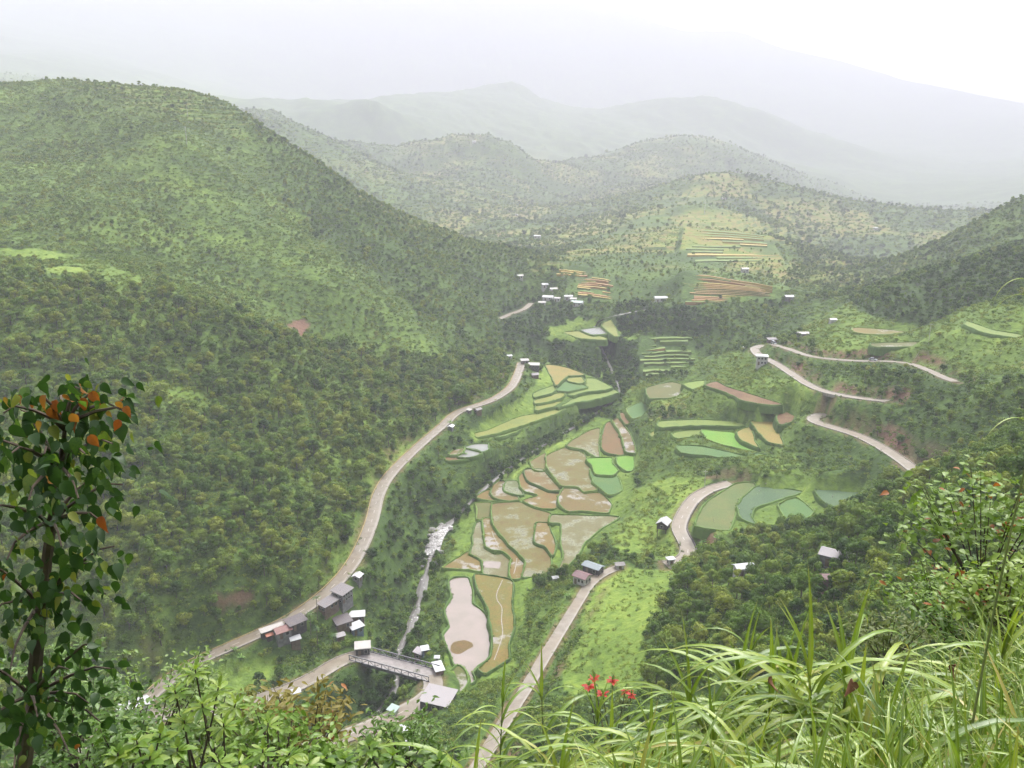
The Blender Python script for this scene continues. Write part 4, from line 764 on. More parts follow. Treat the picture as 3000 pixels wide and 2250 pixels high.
for nm, a, b_ in (('wall_white', (0.326, 0.320, 0.306), (0.449, 0.442, 0.422)), ('wall_grey', (0.109, 0.109, 0.112), (0.190, 0.184, 0.184)), ('wall_dark', (0.031, 0.027, 0.027), (0.068, 0.061, 0.058)), ('wall_wood', (0.095, 0.068, 0.048), (0.163, 0.122, 0.088)), ('wall_blue', (0.082, 0.116, 0.170), (0.136, 0.177, 0.224)), ('wall_pink', (0.204, 0.136, 0.122), (0.286, 0.204, 0.184))): plain(nm, a, b_, 0.8, 0.8)
plain('window_dark', (0.012, 0.013, 0.016), (0.03, 0.032, 0.036), 1.0, 0.15, spec=0.6); plain('frame_pale', (0.35, 0.34, 0.32), (0.5, 0.48, 0.45), 2.0)
BLD = []     # footprints kept clear of trees: x, y, radius
def road_yaw(x, y):
    best = (1e9, 0)
    for k, (w, S) in ROAD_W.items():
        d = np.hypot(S[:, 0] - x, S[:, 1] - y); j = int(d.argmin())
        if d[j] < best[0]: a, b_ = S[max(j - 3, 0)], S[min(j + 3, len(S) - 1)]; best = (d[j], math.atan2(b_[1] - a[1], b_[0] - a[0]))
    return best[1]
def house(name, label, u, v, w, d, h, yaw=None, roof='gable', rmat='tin_grey', wmat='wall_grey', win=2, floors=1, rise=None, group=None, stilts=False, door=True, overhang=0.5, lift=0.0, cat='house', guard=True):
    w, d, h = (w * .86, d * .86, h * .84) if v > 1000 else (w * .8, d * .8, h * .8)
    p = hit(u, v, h + 0.5); zg = float(height(p[0], p[1])[0]) + lift
    yw = road_yaw(p[0], p[1]) if yaw is None else (road_yaw(p[0], p[1]) + math.radians(yaw[1]) if isinstance(yaw, tuple) else math.radians(yaw))
    r = empty(name, (p[0], p[1], zg), yw); tag(r, label, cat, group or 'houses in the valley'); BLD.append((p[0], p[1], max(w, d) * 0.5 + 0.5, h if guard else 0))
    if stilts:
        for sx in (-1, 1):
            for sy in (-1, 1): MB().tube([(sx * (w / 2 - .3), sy * (d / 2 - .3), -3.5), (sx * (w / 2 - .3), sy * (d / 2 - .3), h * 0.45)], 0.15, 6).build('stilt', MAT['wall_wood'], r)
        wall = MB().box((0, 0, h * 0.72), (w - 0.1, d - 0.1, h * 0.56)).build('wall', MAT[wmat], r); zb = h * 0.45
    else:
        wall = MB().box((0, 0, (h - 4) / 2), (w, d, h + 4)).build('wall', MAT[wmat], r); zb = 0.0
    ow, od = w / 2 + overhang, d / 2 + overhang; rs = rise if rise is not None else d * 0.22; th = 0.16; mb = MB()
    if roof == 'gable':
        prof = [(-od, h - 0.15), (0, h + rs), (od, h - 0.15), (od, h - 0.15 + th), (0, h + rs + th), (-od, h - 0.15 + th)]
        V = [(-ow, y, z_) for y, z_ in prof] + [(ow, y, z_) for y, z_ in prof]
        mb.add(V, [(0, 1, 7, 6), (1, 2, 8, 7), (2, 3, 9, 8), (3, 4, 10, 9), (4, 5, 11, 10), (5, 0, 6, 11), (0, 5, 4, 1), (1, 4, 3, 2), (6, 7, 10, 11), (7, 8, 9, 10)])
        for s in (-1, 1): MB().add([(s * (w / 2 - 0.03), -d / 2, h - 0.01), (s * (w / 2 - 0.03), d / 2, h - 0.01), (s * (w / 2 - 0.03), 0, h + rs * 0.93)], [(0, 1, 2)]).build('gable', MAT[wmat], r)
    elif roof == 'shed':
        V = [(-ow, -od, h + 0.02), (ow, -od, h + 0.02), (ow, od, h + rs), (-ow, od, h + rs)]; V += [(x, y, z_ + th) for x, y, z_ in V]
        mb.add(V, [(0, 3, 2, 1), (4, 5, 6, 7), (0, 1, 5, 4), (1, 2, 6, 5), (2, 3, 7, 6), (3, 0, 4, 7)])
    elif roof == 'hip':
        k = min(ow, od) * 0.8; V = [(-ow, -od, h), (ow, -od, h), (ow, od, h), (-ow, od, h), (-ow + k, 0, h + rs), (ow - k, 0, h + rs)]
        mb.add(V, [(0, 1, 5, 4), (1, 2, 5), (2, 3, 4, 5), (3, 0, 4), (0, 3, 2, 1)])
    else: mb.box((0, 0, h + 0.17), (ow * 2, od * 2, 0.32))
    mb.build('roof', MAT[rmat], r)
    if win:
        fh = (h - zb) / floors
        for fl in range(floors):
            zc = zb + fh * (fl + 0.56)
            for side, n_, span in (('f', win, w), ('b', win, w), ('l', max(1, win - 1), d), ('r', max(1, win - 1), d)):
                for i in range(n_):
                    o = (i + 0.5) / n_ * span * 0.9 - span * 0.45; ww, wh = min(1.1, span / n_ * 0.5), min(1.2, fh * 0.45)
                    isdoor = door and fl == 0 and side == 'f' and i == 0 and not stilts
                    if isdoor: ww, wh, zz = 0.95, min(2.1, fh * 0.8), zb + min(2.1, fh * 0.8) / 2
                    else: zz = zc
                    c, dim = {'f': ((o, -d / 2 - 0.02, zz), (ww, 0.10, wh)), 'b': ((o, d / 2 + 0.02, zz), (ww, 0.10, wh)), 'l': ((-w / 2 - 0.02, o, zz), (0.10, ww, wh)), 'r': ((w / 2 + 0.02, o, zz), (0.10, ww, wh))}[side]
                    f = MB().box(c, tuple(x + (0.16 if x != 0.10 else -0.04) for x in dim)).build('door' if isdoor else 'window', MAT['wall_wood' if isdoor else 'frame_pale'], r)
                    if not isdoor: MB().box(c, dim).build('pane', MAT['window_dark'], f)
    return r
H = house
# by the long road, left bank
H('roadside_hut', 'little white roofed hut on the valley side of the long road', 1047, 1685, 3.4, 3.2, 2.4, None, 'gable', 'tin_white', 'wall_grey', 1)
H('roadside_house', 'two storey grey house with a broad grey brown roof below the road', 1002, 1731, 7.4, 5.8, 4.2, None, 'shed', 'tin_grey', 'wall_grey', 4, 2, 0.9)
H('roadside_shed', 'long low grey roofed shed joined to the two storey grey house', 962, 1765, 8.5, 4.0, 3.0, None, 'shed', 'tin_grey', 'wall_wood', 3, 1, 0.7)
H('roadside_shed', 'dark grey roofed shed behind the tall palms', 866, 1818, 7.5, 4.6, 2.8, None, 'shed', 'tin_brown', 'wall_dark', 2, 1, 0.8)
H('roadside_house', 'house with a maroon roof beside the road, grey walls', 826, 1845, 6.0, 4.8, 3.0, None, 'gable', 'tin_red', 'wall_grey', 2)
H('roadside_shelter', 'pale striped long roof right at the road edge next to the maroon roof', 796, 1838, 9.0, 2.2, 2.8, None, 'shed', 'tin_pale', 'wall_dark', 0, 1, 0.4)
H('market_stall', 'tiny orange roofed stall at the end of the pale striped roof', 788, 1857, 2.2, 2.0, 2.2, None, 'gable', 'tin_orange', 'wall_dark', 0)
H('garden_hut', 'bright white tent like hut among the trees below the road', 863, 1868, 3.6, 3.2, 2.4, 30, 'gable', 'tin_white', 'wall_wood', 1)
H('village_house', 'brown shed roof house in the white roof cluster', 1003, 1818, 6.5, 4.8, 3.2, 35, 'shed', 'tin_brown', 'wall_wood', 2, 1, 1.0)
H('village_house', 'bright white roofed house, upper one of the cluster', 1046, 1799, 6.0, 3.4, 3.4, 8, 'shed', 'tin_white', 'wall_wood', 2, 1, 0.6)
H('village_house', 'white roofed house with blue wall, lower one of the cluster', 1043, 1832, 5.2, 3.6, 3.4, 40, 'shed', 'tin_white', 'wall_blue', 2, 1, 0.6)
H('garden_hut', 'small brown hut below the brown roof of the cluster', 996, 1857, 3.0, 2.6, 2.2, 30, 'gable', 'tin_lilac', 'wall_wood', 1)
H('roadside_house', 'pale flat roofed concrete house at the head of the bridge', 1062, 1889, 5.6, 5.0, 3.4, 10, 'flat', 'tin_pale', 'wall_dark', 2)
H('riverside_hut', 'lilac roofed hut by the trees near the bridge', 1228, 1908, 3.6, 3.0, 2.6, 70, 'shed', 'tin_lilac', 'wall_wood', 1, 1, 0.8)
H('riverside_hut', 'small white roofed hut with blue wall beside the lilac one', 1245, 1897, 2.6, 2.4, 2.8, 20, 'shed', 'tin_white', 'wall_blue', 1, 1, 0.4)
H('roadside_stall', 'rickety white covered stall at the pond end of the bridge', 1284, 1952, 3.0, 5.4, 2.0, 20, 'shed', 'tin_white', 'wall_pink', 0, 1, 0.5)
H('water_tank_hut', 'tiny white tank hut between the lilac hut and the bridge end', 1280, 1922, 1.4, 1.4, 1.6, 0, 'hip', 'tin_white', 'wall_white', 0, 1, 0.4)
H('bridge_house', 'big pale lilac metal roof of the dark house at the bridge bend', 1284, 2040, 11.0, 8.5, 4.0, -20, 'shed', 'tin_lilac', 'wall_dark', 3, 1, 1.2)
H('green_shelter', 'small green and white shelter at the kerb below the big lilac roof', 1152, 2076, 2.8, 2.4, 2.2, -30, 'shed', 'tin_green', 'wall_white', 0, 1, 0.5)
H('roadside_house', 'white house with a maroon roof panel near the lower edge of the view', 1114, 2146, 3.8, 3.4, 2.8, -25, 'shed', 'tin_maroon', 'wall_white', 1, 1, 0.7)
H('roadside_house', 'whitewashed low house right of the maroon roof panel', 1180, 2140, 4.6, 3.2, 2.0, -25, 'shed', 'tin_white', 'wall_pink', 1, 1, 0.5)
H('roadside_hut', 'tiny white hut lowest in the valley', 1194, 2176, 2.2, 1.8, 1.8, -25, 'gable', 'tin_white', 'wall_white', 0)
H('valley_house', 'long white roofed building half hidden behind the leafy foreground bushes', 385, 2062, 11.0, 5.5, 3.4, 35, 'gable', 'tin_white', 'wall_white', 2)
H('roadside_kiosk', 'small white kiosk, the upper of two beside the muddy bridge road', 866, 2022, 2.6, 2.2, 2.0, 25, 'gable', 'tin_white', 'wall_white', 0)
H('roadside_kiosk', 'small white kiosk, the lower of two beside the muddy bridge road', 838, 2044, 2.2, 2.0, 2.2, 25, 'gable', 'tin_white', 'wall_white', 0)
# right bank
H('paddy_house', 'blue grey roofed house at the turn of the narrow road', 1738, 1655, 8.5, 4.6, 3.4, -38, 'gable', 'tin_blue', 'wall_dark', 2, 1, 0.7)
H('paddy_house', 'dusty maroon roofed house with white lower wall, in front of the blue grey roof', 1706, 1682, 6.2, 5.4, 3.8, -38, 'gable', 'tin_maroon', 'wall_white', 3, 1, 0.9)
H('paddy_hut', 'small white tent on the bank between the paddies and the maroon roof', 1626, 1689, 2.2, 1.8, 1.6, 20, 'gable', 'tin_white', 'wall_white', 0)
H('road_hut', 'grey roofed little hut with white wall where the two roads meet', 1815, 1650, 3.6, 2.8, 2.2, 10, 'gable', 'tin_grey', 'wall_white', 1)
H('gabled_house', 'bright white gabled house on dark posts beside the curving road', 1945, 1527, 6.6, 5.0, 5.0, 62, 'gable', 'tin_white', 'wall_dark', 2, 1, 1.4, stilts=True)
H('roadside_cabin', 'small white box cabin inside the road bend', 1965, 1634, 2.8, 2.4, 3.0, 15, 'flat', 'tin_white', 'wall_white', 1)
H('wood_house', 'dark and white striped roof of a house deep in the wood', 2450, 1634, 8.4, 5.4, 3.6, -35, 'gable', 'tin_lilac', 'wall_grey', 2, lift=1.5, guard=False)
H('wood_house', 'white roof peeping out of the trees, nearer the road bend', 2178, 1672, 6.4, 3.4, 3.6, 12, 'gable', 'tin_white', 'wall_white', 2, lift=2.0, guard=False)
H('wood_hut', 'reddish hut roof sunk among the trees below the striped roof', 2427, 1703, 3.2, 2.6, 2.4, 0, 'gable', 'tin_maroon', 'wall_pink', 0, lift=1.5, guard=False)
# end of the long road
H('roadside_house', 'flat white roofed house at the far end of the long road', 1537, 1053, 6.2, 5.4, 3.4, 8, 'shed', 'tin_pale', 'wall_grey', 2, 1, 0.3)
H('roadside_house', 'white roofed two storey house with dark walls at the end of the long road', 1564, 1066, 8.6, 6.0, 5.0, -6, 'shed', 'tin_pale', 'wall_dark', 3, 2, 0.6)
H('garden_hut', 'brown roofed hut below the dark walled two storey house', 1566, 1095, 5.4, 4.6, 2.8, 20, 'gable', 'tin_grey', 'wall_wood', 1)
H('roadside_hut', 'small white hut before the last bend of the long road', 1492, 1040, 4.2, 3.4, 3.0, 20, 'gable', 'tin_white', 'wall_white', 1)
H('roadside_hut', 'brown roofed hut below the middle of the long road', 1400, 1197, 4.4, 3.2, 2.4, None, 'gable', 'tin_grey', 'wall_wood', 1)
H('roadside_hut', 'pale little lean to next to the brown roofed hut', 1374, 1199, 2.6, 2.2, 2.0, None, 'shed', 'tin_pale', 'wall_grey', 0)
H('roadside_hut', 'white roofed hut at the edge of the long road, halfway along', 1321, 1247, 4.0, 2.8, 2.2, None, 'gable', 'tin_white', 'wall_grey', 0)
# far village
for i, (u, v, w_, d_, rm, lab) in enumerate([(1597, 832, 8, 6, 'tin_white', 'topmost white house of the far village'), (1606, 868, 12, 7, 'tin_white', 'widest white house of the far village by the road'), (1622, 845, 9, 6, 'tin_pale', 'pale house at the tree edge of the far village'),
        (1588, 884, 8, 5, 'tin_pale', 'low pale house at the road end of the far village'), (1692, 884, 13, 8, 'tin_green', 'greenish roofed hall of the far village'), (1665, 866, 9, 5, 'tin_white', 'white house uphill of the greenish hall'), (1680, 874, 7, 5, 'tin_pale', 'small pale house touching the greenish hall'),
        (1524, 806, 7, 5, 'tin_pale', 'lone pale house in the trees above the far village'), (1632, 872, 7, 5, 'tin_lilac', 'lilac roofed house in the middle of the far village')]):
    H('village_house', lab, u, v, w_, d_, 4.0, random.uniform(-20, 20), 'gable', rm, 'wall_white', 2, group='far village houses')
H('terrace_house', 'long white house at the corner of the red terraces', 1936, 871, 14, 7, 4.5, 6, 'gable', 'tin_white', 'wall_white', 3)
H('terrace_house', 'lone white roof on the valley floor right of the red terraces', 2312, 867, 8, 6, 4.0, 0, 'gable', 'tin_white', 'wall_grey', 1)
H('hill_house', 'pale house on the wooded shoulder above the red terraces', 2182, 786, 9, 6, 5.0, 10, 'gable', 'tin_pale', 'wall_white', 2)
H('hill_house', 'pair roofed white house low on the misty slope above the far village', 1574, 690, 13, 6, 4.5, -8, 'gable', 'tin_white', 'wall_white', 2)
H('hill_house', 'tiny white house on the small misty knoll', 1514, 628, 7, 6, 4.5, 0, 'gable', 'tin_white', 'wall_white', 1)
H('hill_house', 'faint white house high on the hazy terraced hill', 1389, 414, 14, 8, 5.5, 0, 'gable', 'tin_white', 'wall_white', 1)
H('hill_house', 'small white house on the dark shoulder of the centre hill', 2121, 580, 9, 6, 5.0, 0, 'gable', 'tin_white', 'wall_white', 1)
H('hill_house', 'faint white house in the hazy side valley beyond the centre hill', 2565, 668, 12, 7, 5.0, 0, 'gable', 'tin_white', 'wall_white', 1)
# switchbacks
H('block_house', 'white two storey flat roofed block house beside the middle switchback', 2233, 1040, 7.6, 6.4, 6.4, -12, 'flat', 'tin_white', 'wall_white', 3, 2)
H('roadside_hut', 'long low white roof on the hill above the hairpin', 2352, 974, 9.0, 5.0, 2.8, 5, 'gable', 'tin_pale', 'wall_grey', 1)
H('roadside_hut', 'low grey shed at the hairpin beside the parked vehicles', 2262, 992, 7.0, 4.4, 3.0, 5, 'shed', 'tin_grey', 'wall_wood', 1, 1, 0.6)
H('hill_house', 'tiny white roof higher on the terraced hill right of the hairpin', 2440, 934, 5.0, 4.0, 2.6, 5, 'gable', 'tin_white', 'wall_white', 0)

# ------------------------------------------------------------------ vehicles
plain('car_silver', (0.42, 0.43, 0.46), (0.5, 0.51, 0.54), 0.5, 0.25, spec=0.6); plain('car_white', (0.62, 0.62, 0.62), (0.72, 0.72, 0.72), 0.5, 0.3, spec=0.6); plain('car_dark', (0.03, 0.03, 0.035), (0.05, 0.05, 0.055), 0.5, 0.3, spec=0.6); plain('tyre', (0.012, 0.012, 0.012), (0.03, 0.03, 0.03), 3, 0.9)
def extrude(prof, w, taper=None):
    n = len(prof); V = [(x, -w / 2 * (taper[i] if taper else 1), z_) for i, (x, z_) in enumerate(prof)] + [(x, w / 2 * (taper[i] if taper else 1), z_) for i, (x, z_) in enumerate(prof)]
    return V, [tuple(range(n)), tuple(range(2 * n - 1, n - 1, -1))] + [(i, i + n, (i + 1) % n + n, (i + 1) % n) for i in range(n)]
def car(name, label, u, v, mat, van=False, rev=False):
    p = hit(u, v, 0.5); zg = float(height(p[0], p[1])[0]); best = (1e9,)
    for k, (w, S) in ROAD_W.items():
        d = np.hypot(S[:, 0] - p[0], S[:, 1] - p[1]); j = int(d.argmin())
        if d[j] < best[0]: best = (d[j], S[j])
    if best[0] < 9: zg = best[1][2] + 0.06; p = best[1] + (np.array([p[0], p[1], 0]) - np.array([best[1][0], best[1][1], 0])) * min(1, 1.1 / (best[0] + 1e-6))
    r = empty(name, (p[0], p[1], zg), road_yaw(p[0], p[1]) + (math.pi if rev else 0)); tag(r, label, 'car' if not van else 'van', 'vehicles on the switchbacks'); BLD.append((p[0], p[1], 3.0, 1.6))
    body = [(-2.2, 0.35), (2.15, 0.35), (2.2, 0.7), (1.95, 0.92), (0.95, 1.02), (-1.9, 1.05), (-2.22, 0.95)]
    cab = [(1.0, 1.0), (0.35, 1.52), (-1.35, 1.55), (-1.95, 1.03)] if not van else [(1.5, 1.0), (1.1, 1.95), (-2.1, 2.0), (-2.2, 1.0)]
    MB().add(*extrude(body, 1.72)).build('body', MAT[mat], r)
    g = MB().add(*extrude([(x * 0.99, z_) for x, z_ in cab], 1.50, [1.08, 0.9, 0.9, 1.08])).build('cabin', MAT['window_dark'], r)
    MB().box(((cab[1][0] + cab[2][0]) / 2, 0, cab[1][1] + 0.02), (abs(cab[1][0] - cab[2][0]) - 0.02, 1.36, 0.07)).build('roof', MAT[mat], g)
    for sx in (-1.35, 1.35):
        for sy in (-0.8, 0.8): MB().tube([(sx, sy - 0.1, 0.33), (sx, sy + 0.1, 0.33)], 0.33, 12).build('wheel', MAT['tyre'], r)
    for sy in (-0.6, 0.6): MB().box((2.17, sy, 0.72), (0.1, 0.35, 0.14)).build('headlight', MAT['paint_white'], r)
car('parked_car', 'silver car on the highest switchback road', 2560, 1055, 'car_silver')
car('parked_car', 'white car at the hairpin bend', 2272, 1000, 'car_white'); car('parked_van', 'pale van parked beside the white car at the hairpin', 2290, 1003, 'car_silver', True); car('parked_car', 'lone white car just outside the lower hairpin', 2183, 1017, 'car_white')

# ------------------------------------------------------------------ utility poles, white markers
plain('pole_concrete', (0.36, 0.35, 0.33), (0.5, 0.49, 0.47), 1.0)
def pole(label, u, v, h, lean=0.0, arm=True, r0=0.16, y=None):
    p = hit(u, v) if y is None else at_y(u, v, y); zg = float(height(p[0], p[1])[0]); r = empty('utility_pole', (p[0], p[1], zg)); r.rotation_euler = (0, lean, 0); tag(r, label, 'pole', 'utility poles'); 
    MB().tube([(0, 0, -1.0), (0, 0, h)], [r0, r0 * 0.65], 8).build('shaft', MAT['pole_concrete'], r)
    if arm:
        a = MB().box((0, 0, h - 0.6), (1.9, 0.14, 0.14)).build('crossarm', MAT['pole_concrete'], r)
        for s in (-0.8, 0, 0.8): MB().tube([(s, 0, h - 0.52), (s, 0, h - 0.25)], 0.07, 6).build('insulator', MAT['paint_white'], a)
pole('tall pale pole standing out on the grassy shoulder of the big hill', 548, 428, 16, r0=0.30); pole('faint pole just above the tall one near the hill top', 550, 345, 12, r0=0.22)
pole('tall white pole on the terraces of the misty centre hill', 2064, 628, 24, r0=0.45); pole('grey pole above the highest switchback', 2720, 1008, 11.5); pole('leaning white post at the edge of the highest switchback', 2682, 1050, 3.4, 0.45, False, 0.14)
pole('short white post on the bank above the highest switchback', 2442, 1040, 2.6, 0.0, False, 0.14); pole('slim pole beside the curving road above the paddies', 2064, 1432, 9.0); pole('slim white post in the olive field', 2090, 1533, 2.6, 0.0, False, 0.1)
for i, (u, v) in enumerate(E_([(1072, 240), (1157, 228), (1103, 277), (1085, 305), (985, 327), (922, 373), (930, 435), (1735, 322), (1735, 352), (1582, 440)])):
    p = hit(u, v, 0.3); q = MB(); q.tube([(0, 0, 0), (0, 0.02, 0.28), (0.05, 0, 0.5), (0.08, 0, 0.62)], [0.12, 0.24, 0.2, 0.08], 8); o = q.build('white_sack', MAT['paint_white'], None, True); o.location = (p[0], p[1], float(height(p[0], p[1])[0]) + 0.75); tag(o, 'small white speck standing in the blue green fields', 'sack', 'white specks in the green fields')
# ------------------------------------------------------------------ woods and scrub
leafmat('forest_leaf', (0.032, 0.078, 0.008), (0.104, 0.188, 0.015), (0.210, 0.252, 0.026), 0.38, 0.6, var=0.6, nscale=0.3)
leafmat('scrub_leaf', (0.038, 0.084, 0.009), (0.110, 0.188, 0.017), (0.205, 0.250, 0.028), 0.35, 0.6, var=0.5, nscale=0.5)
plain('bark', (0.06, 0.05, 0.04), (0.16, 0.14, 0.11), 2.0, 0.9)
NORMALS = {}
def leaf_cloud(rs, clumps, per, size, flat=0.7):
    """many leaf faces on the outside of several clumps"""
    V = []; Fc = []; NN = []
    for c, R in clumps:
        d = rs.normal(size=(per, 3)); d[:, 2] = d[:, 2] * 0.9 + 0.35; d /= np.linalg.norm(d, axis=1)[:, None]
        rad = R * (0.70 + 0.38 * rs.random(per)); p = np.array(c) + d * rad[:, None] * np.array([1, 1, flat])
        nrm = d + rs.normal(size=(per, 3)) * 0.30; nrm[:, 2] += 0.2; nrm /= np.linalg.norm(nrm, axis=1)[:, None]
        a = np.cross(nrm, rs.normal(size=(per, 3))); a /= np.linalg.norm(a, axis=1)[:, None]; b = np.cross(nrm, a); s = size * (0.6 + 0.8 * rs.random(per))
        for i in range(per):
            k = len(V); q, A, B, S_ = p[i], a[i], b[i], s[i]
            V += [q - A * S_ * 0.5, q - B * S_ * 0.32 + nrm[i] * S_ * 0.1, q + A * S_ * 0.5, q + B * S_ * 0.32 + nrm[i] * S_ * 0.1]; Fc.append((k, k + 1, k + 2, k + 3)); w_ = d[i] * 0.75 + nrm[i] * 0.45; NN += [w_ / np.linalg.norm(w_)] * 4
    NORMALS[id(V)] = NN
    return V, Fc
def crown(seed, R, hgt, nc, per, size):
    rs = np.random.default_rng(seed); cl = []
    for i in range(nc):
        a = rs.random() * 6.28; r_ = R * 0.62 * math.sqrt(rs.random()); zc = hgt * (0.42 + 0.42 * rs.random()) - r_ * 0.25
        cl.append(((r_ * math.cos(a), r_ * math.sin(a), zc), R * (0.34 + 0.2 * rs.random())))
    cl.append(((0, 0, hgt * 0.80), R * 0.5)); return leaf_cloud(rs, cl, per, size)
def trunk_mb(seed, hgt, R):
    r = random.Random(seed); mb = MB(); top = Vector((r.uniform(-.3, .3), r.uniform(-.3, .3), hgt * 0.7)); mb.tube([(0, 0, -0.8), (0.05, 0.05, hgt * 0.25), top * 0.6 + Vector((0.1, 0, 0)), top], [0.16, 0.13, 0.10, 0.05], 6)
    for i in range(4):
        a = r.uniform(0, 6.28); z_ = hgt * r.uniform(0.25, 0.5); mb.tube([(0.05, 0.05, z_), (math.cos(a) * R * 0.3, math.sin(a) * R * 0.3, z_ + hgt * 0.14), (math.cos(a) * R * 0.6, math.sin(a) * R * 0.6, z_ + hgt * 0.24)], [0.07, 0.05, 0.025], 5, False)
    return mb
def to_mesh(name, V, Fc, mats, extra=None):
    me = bpy.data.meshes.new(name); n0 = len(Fc); NN = NORMALS.get(id(V)); V = list(V); Fc = list(Fc)
    if extra: b = len(V); V += extra.v; Fc += [tuple(i + b for i in f) for f in extra.f]
    me.from_pydata([tuple(map(float, v)) for v in V], [], Fc); me.update()
    for m in mats: me.materials.append(m)
    if extra: me.polygons.foreach_set('material_index', [0] * n0 + [1] * (len(Fc) - n0))
    if NN is not None:
        me.polygons.foreach_set('use_smooth', np.ones(len(Fc), bool)); NN = list(NN) + [tuple(v.normal) for v in me.vertices[len(NN):]]; me.normals_split_custom_set_from_vertices([tuple(map(float, x)) for x in NN])
    return me
NT, NSH = 6, 5
T_CROWN, T_TRUNK, T_DIM = [], [], []
pc_tree = bpy.data.collections.new('tree_kinds'); pc_shrub = bpy.data.collections.new('shrub_kinds')
for i in range(NT):
    R, hgt = [(2.6, 5.6), (2.2, 6.6), (3.0, 5.8), (2.3, 5.0), (1.8, 6.4), (2.7, 7.0)][i]
    V, Fc = crown(100 + i, R, hgt, [11, 10, 13, 9, 8, 12][i], 56, 0.56); tk = trunk_mb(i, hgt, R); T_CROWN.append(to_mesh('crown', V, Fc, [MAT['forest_leaf']])); T_TRUNK.append(tk.mesh('trunk', MAT['bark'])); T_DIM.append((R, hgt))
    o = bpy.data.objects.new('tree_kind_%02d' % i, to_mesh('tree', V, Fc, [MAT['forest_leaf'], MAT['bark']], tk)); pc_tree.objects.link(o)
for i in range(NSH):
    rs = np.random.default_rng(200 + i); cl = [((rs.normal() * 0.55, rs.normal() * 0.55, 0.35 + 0.45 * rs.random()), 0.45 + 0.25 * rs.random()) for _ in range(5)]
    V, Fc = leaf_cloud(rs, cl, 22, 0.36, 0.85); o = bpy.data.objects.new('shrub_kind_%02d' % i, to_mesh('shrub', V, Fc, [MAT['scrub_leaf']])); pc_shrub.objects.link(o)
def scatter(name, coll, P, scl, rot, idx, tint, label, cat):
    me = bpy.data.meshes.new(name); me.vertices.add(len(P)); me.vertices.foreach_set('co', np.asarray(P, np.float32).ravel())
    for an, ty, val, key in (('scl', 'FLOAT_VECTOR', scl, 'vector'), ('rot', 'FLOAT_VECTOR', rot, 'vector'), ('idx', 'INT', idx, 'value'), ('tint', 'FLOAT', tint, 'value')):
        at_ = me.attributes.new(an, ty, 'POINT'); at_.data.foreach_set(key, np.asarray(val, np.int32 if ty == 'INT' else np.float32).ravel())
    o = data_obj(name, me); ng = bpy.data.node_groups.new('scatter_' + name, 'GeometryNodeTree')
    ng.interface.new_socket('Geometry', in_out='INPUT', socket_type='NodeSocketGeometry'); ng.interface.new_socket('Geometry', in_out='OUTPUT', socket_type='NodeSocketGeometry')
    gi = ng.nodes.new('NodeGroupInput'); go = ng.nodes.new('NodeGroupOutput'); ip = ng.nodes.new('GeometryNodeInstanceOnPoints'); ci = ng.nodes.new('GeometryNodeCollectionInfo')
    ci.inputs['Collection'].default_value = coll; ci.inputs['Separate Children'].default_value = True; ci.inputs['Reset Children'].default_value = True; ip.inputs['Pick Instance'].default_value = True
    def na(nm, ty):
        x = ng.nodes.new('GeometryNodeInputNamedAttribute'); x.data_type = ty; x.inputs['Name'].default_value = nm; return x.outputs['Attribute']
    er = ng.nodes.new('FunctionNodeEulerToRotation'); L = ng.links.new
    L(gi.outputs[0], ip.inputs['Points']); L(ci.outputs[0], ip.inputs['Instance']); L(na('idx', 'INT'), ip.inputs['Instance Index']); L(na('rot', 'FLOAT_VECTOR'), er.inputs[0]); L(er.outputs[0], ip.inputs['Rotation']); L(na('scl', 'FLOAT_VECTOR'), ip.inputs['Scale']); L(ip.outputs[0], go.inputs[0])
    mod = o.modifiers.new('scatter', 'NODES'); mod.node_group = ng; tag(o, label, cat, kind='stuff'); return o
def candidates(y0, y1, sp, seed):
    rs = np.random.default_rng(seed); xs = np.arange(-0.66 * y1 - 40, 0.66 * y1 + 40, sp); ys = np.arange(y0, y1, sp); X, Y = np.meshgrid(xs, ys)
    X = X.ravel() + (rs.random(X.size) - .5) * sp; Y = Y.ravel() + (rs.random(Y.size) - .5) * sp; k = (np.abs(X) < 0.64 * Y + 25) & (Y > y0); return X[k], Y[k], rs
e_rd = droad - np.where(droad > 1e8, 0, wroad) / 2
def hides(x, y, zz, h, gap=0.2):
    """would a plant of height h here stand in front of a road, field or house?"""
    dep = np.maximum(-zz / np.maximum(y, 1), 0.12); L = h / dep; bad = np.zeros(len(x), bool); dl = np.hypot(x, y); dx, dy = x / dl, y / dl
    for s in (0.2, 0.45, 0.7, 0.95):
        qx, qy = x + dx * L * s, y + dy * L * s; bad |= (grid_at(e_rd, qx, qy) < gap) | (grid_at(dpad, qx, qy) < -0.6)
        for bx, by, br, bh in BLD: bad |= (np.hypot(qx - bx, qy - by) < br * 0.55) & (bh > 0)
    bad |= grid_at(e_rd, x, y) < 1.0
    return bad
def clear_of(x, y, rroad, rpad, rriv):
    ok = (grid_at(e_rd, x, y) > rroad) & (grid_at(dpad, x, y) > rpad) & (grid_at(driv, x, y) > rriv)
    for bx, by, br, bh in BLD: ok &= np.hypot(x - bx, y - by) > br * (1.0 if bh > 0 else 0.7)
    for q in TER_Q: ok &= ~in_poly(x, y, q) | (vnoise(x / 5, y / 5, 71) > 0.78)
    return ok
def jitter_cover(x, y, zz):
    u, v, dep = project(np.stack([x, y, zz], -1)); k = 9000 / np.maximum(dep, 60) + np.where(dep > 600, 40, 0)
    u = u + k * 1.1 * fbm(x / 14, y / 14, 81, 3); v = v + k * 0.6 * fbm(x / 14, y / 14, 91, 3); out = np.tile(np.array(DEF), (len(x), 1))
    for poly, val in COVER: out[in_poly(u, v, poly)] = val
    return out
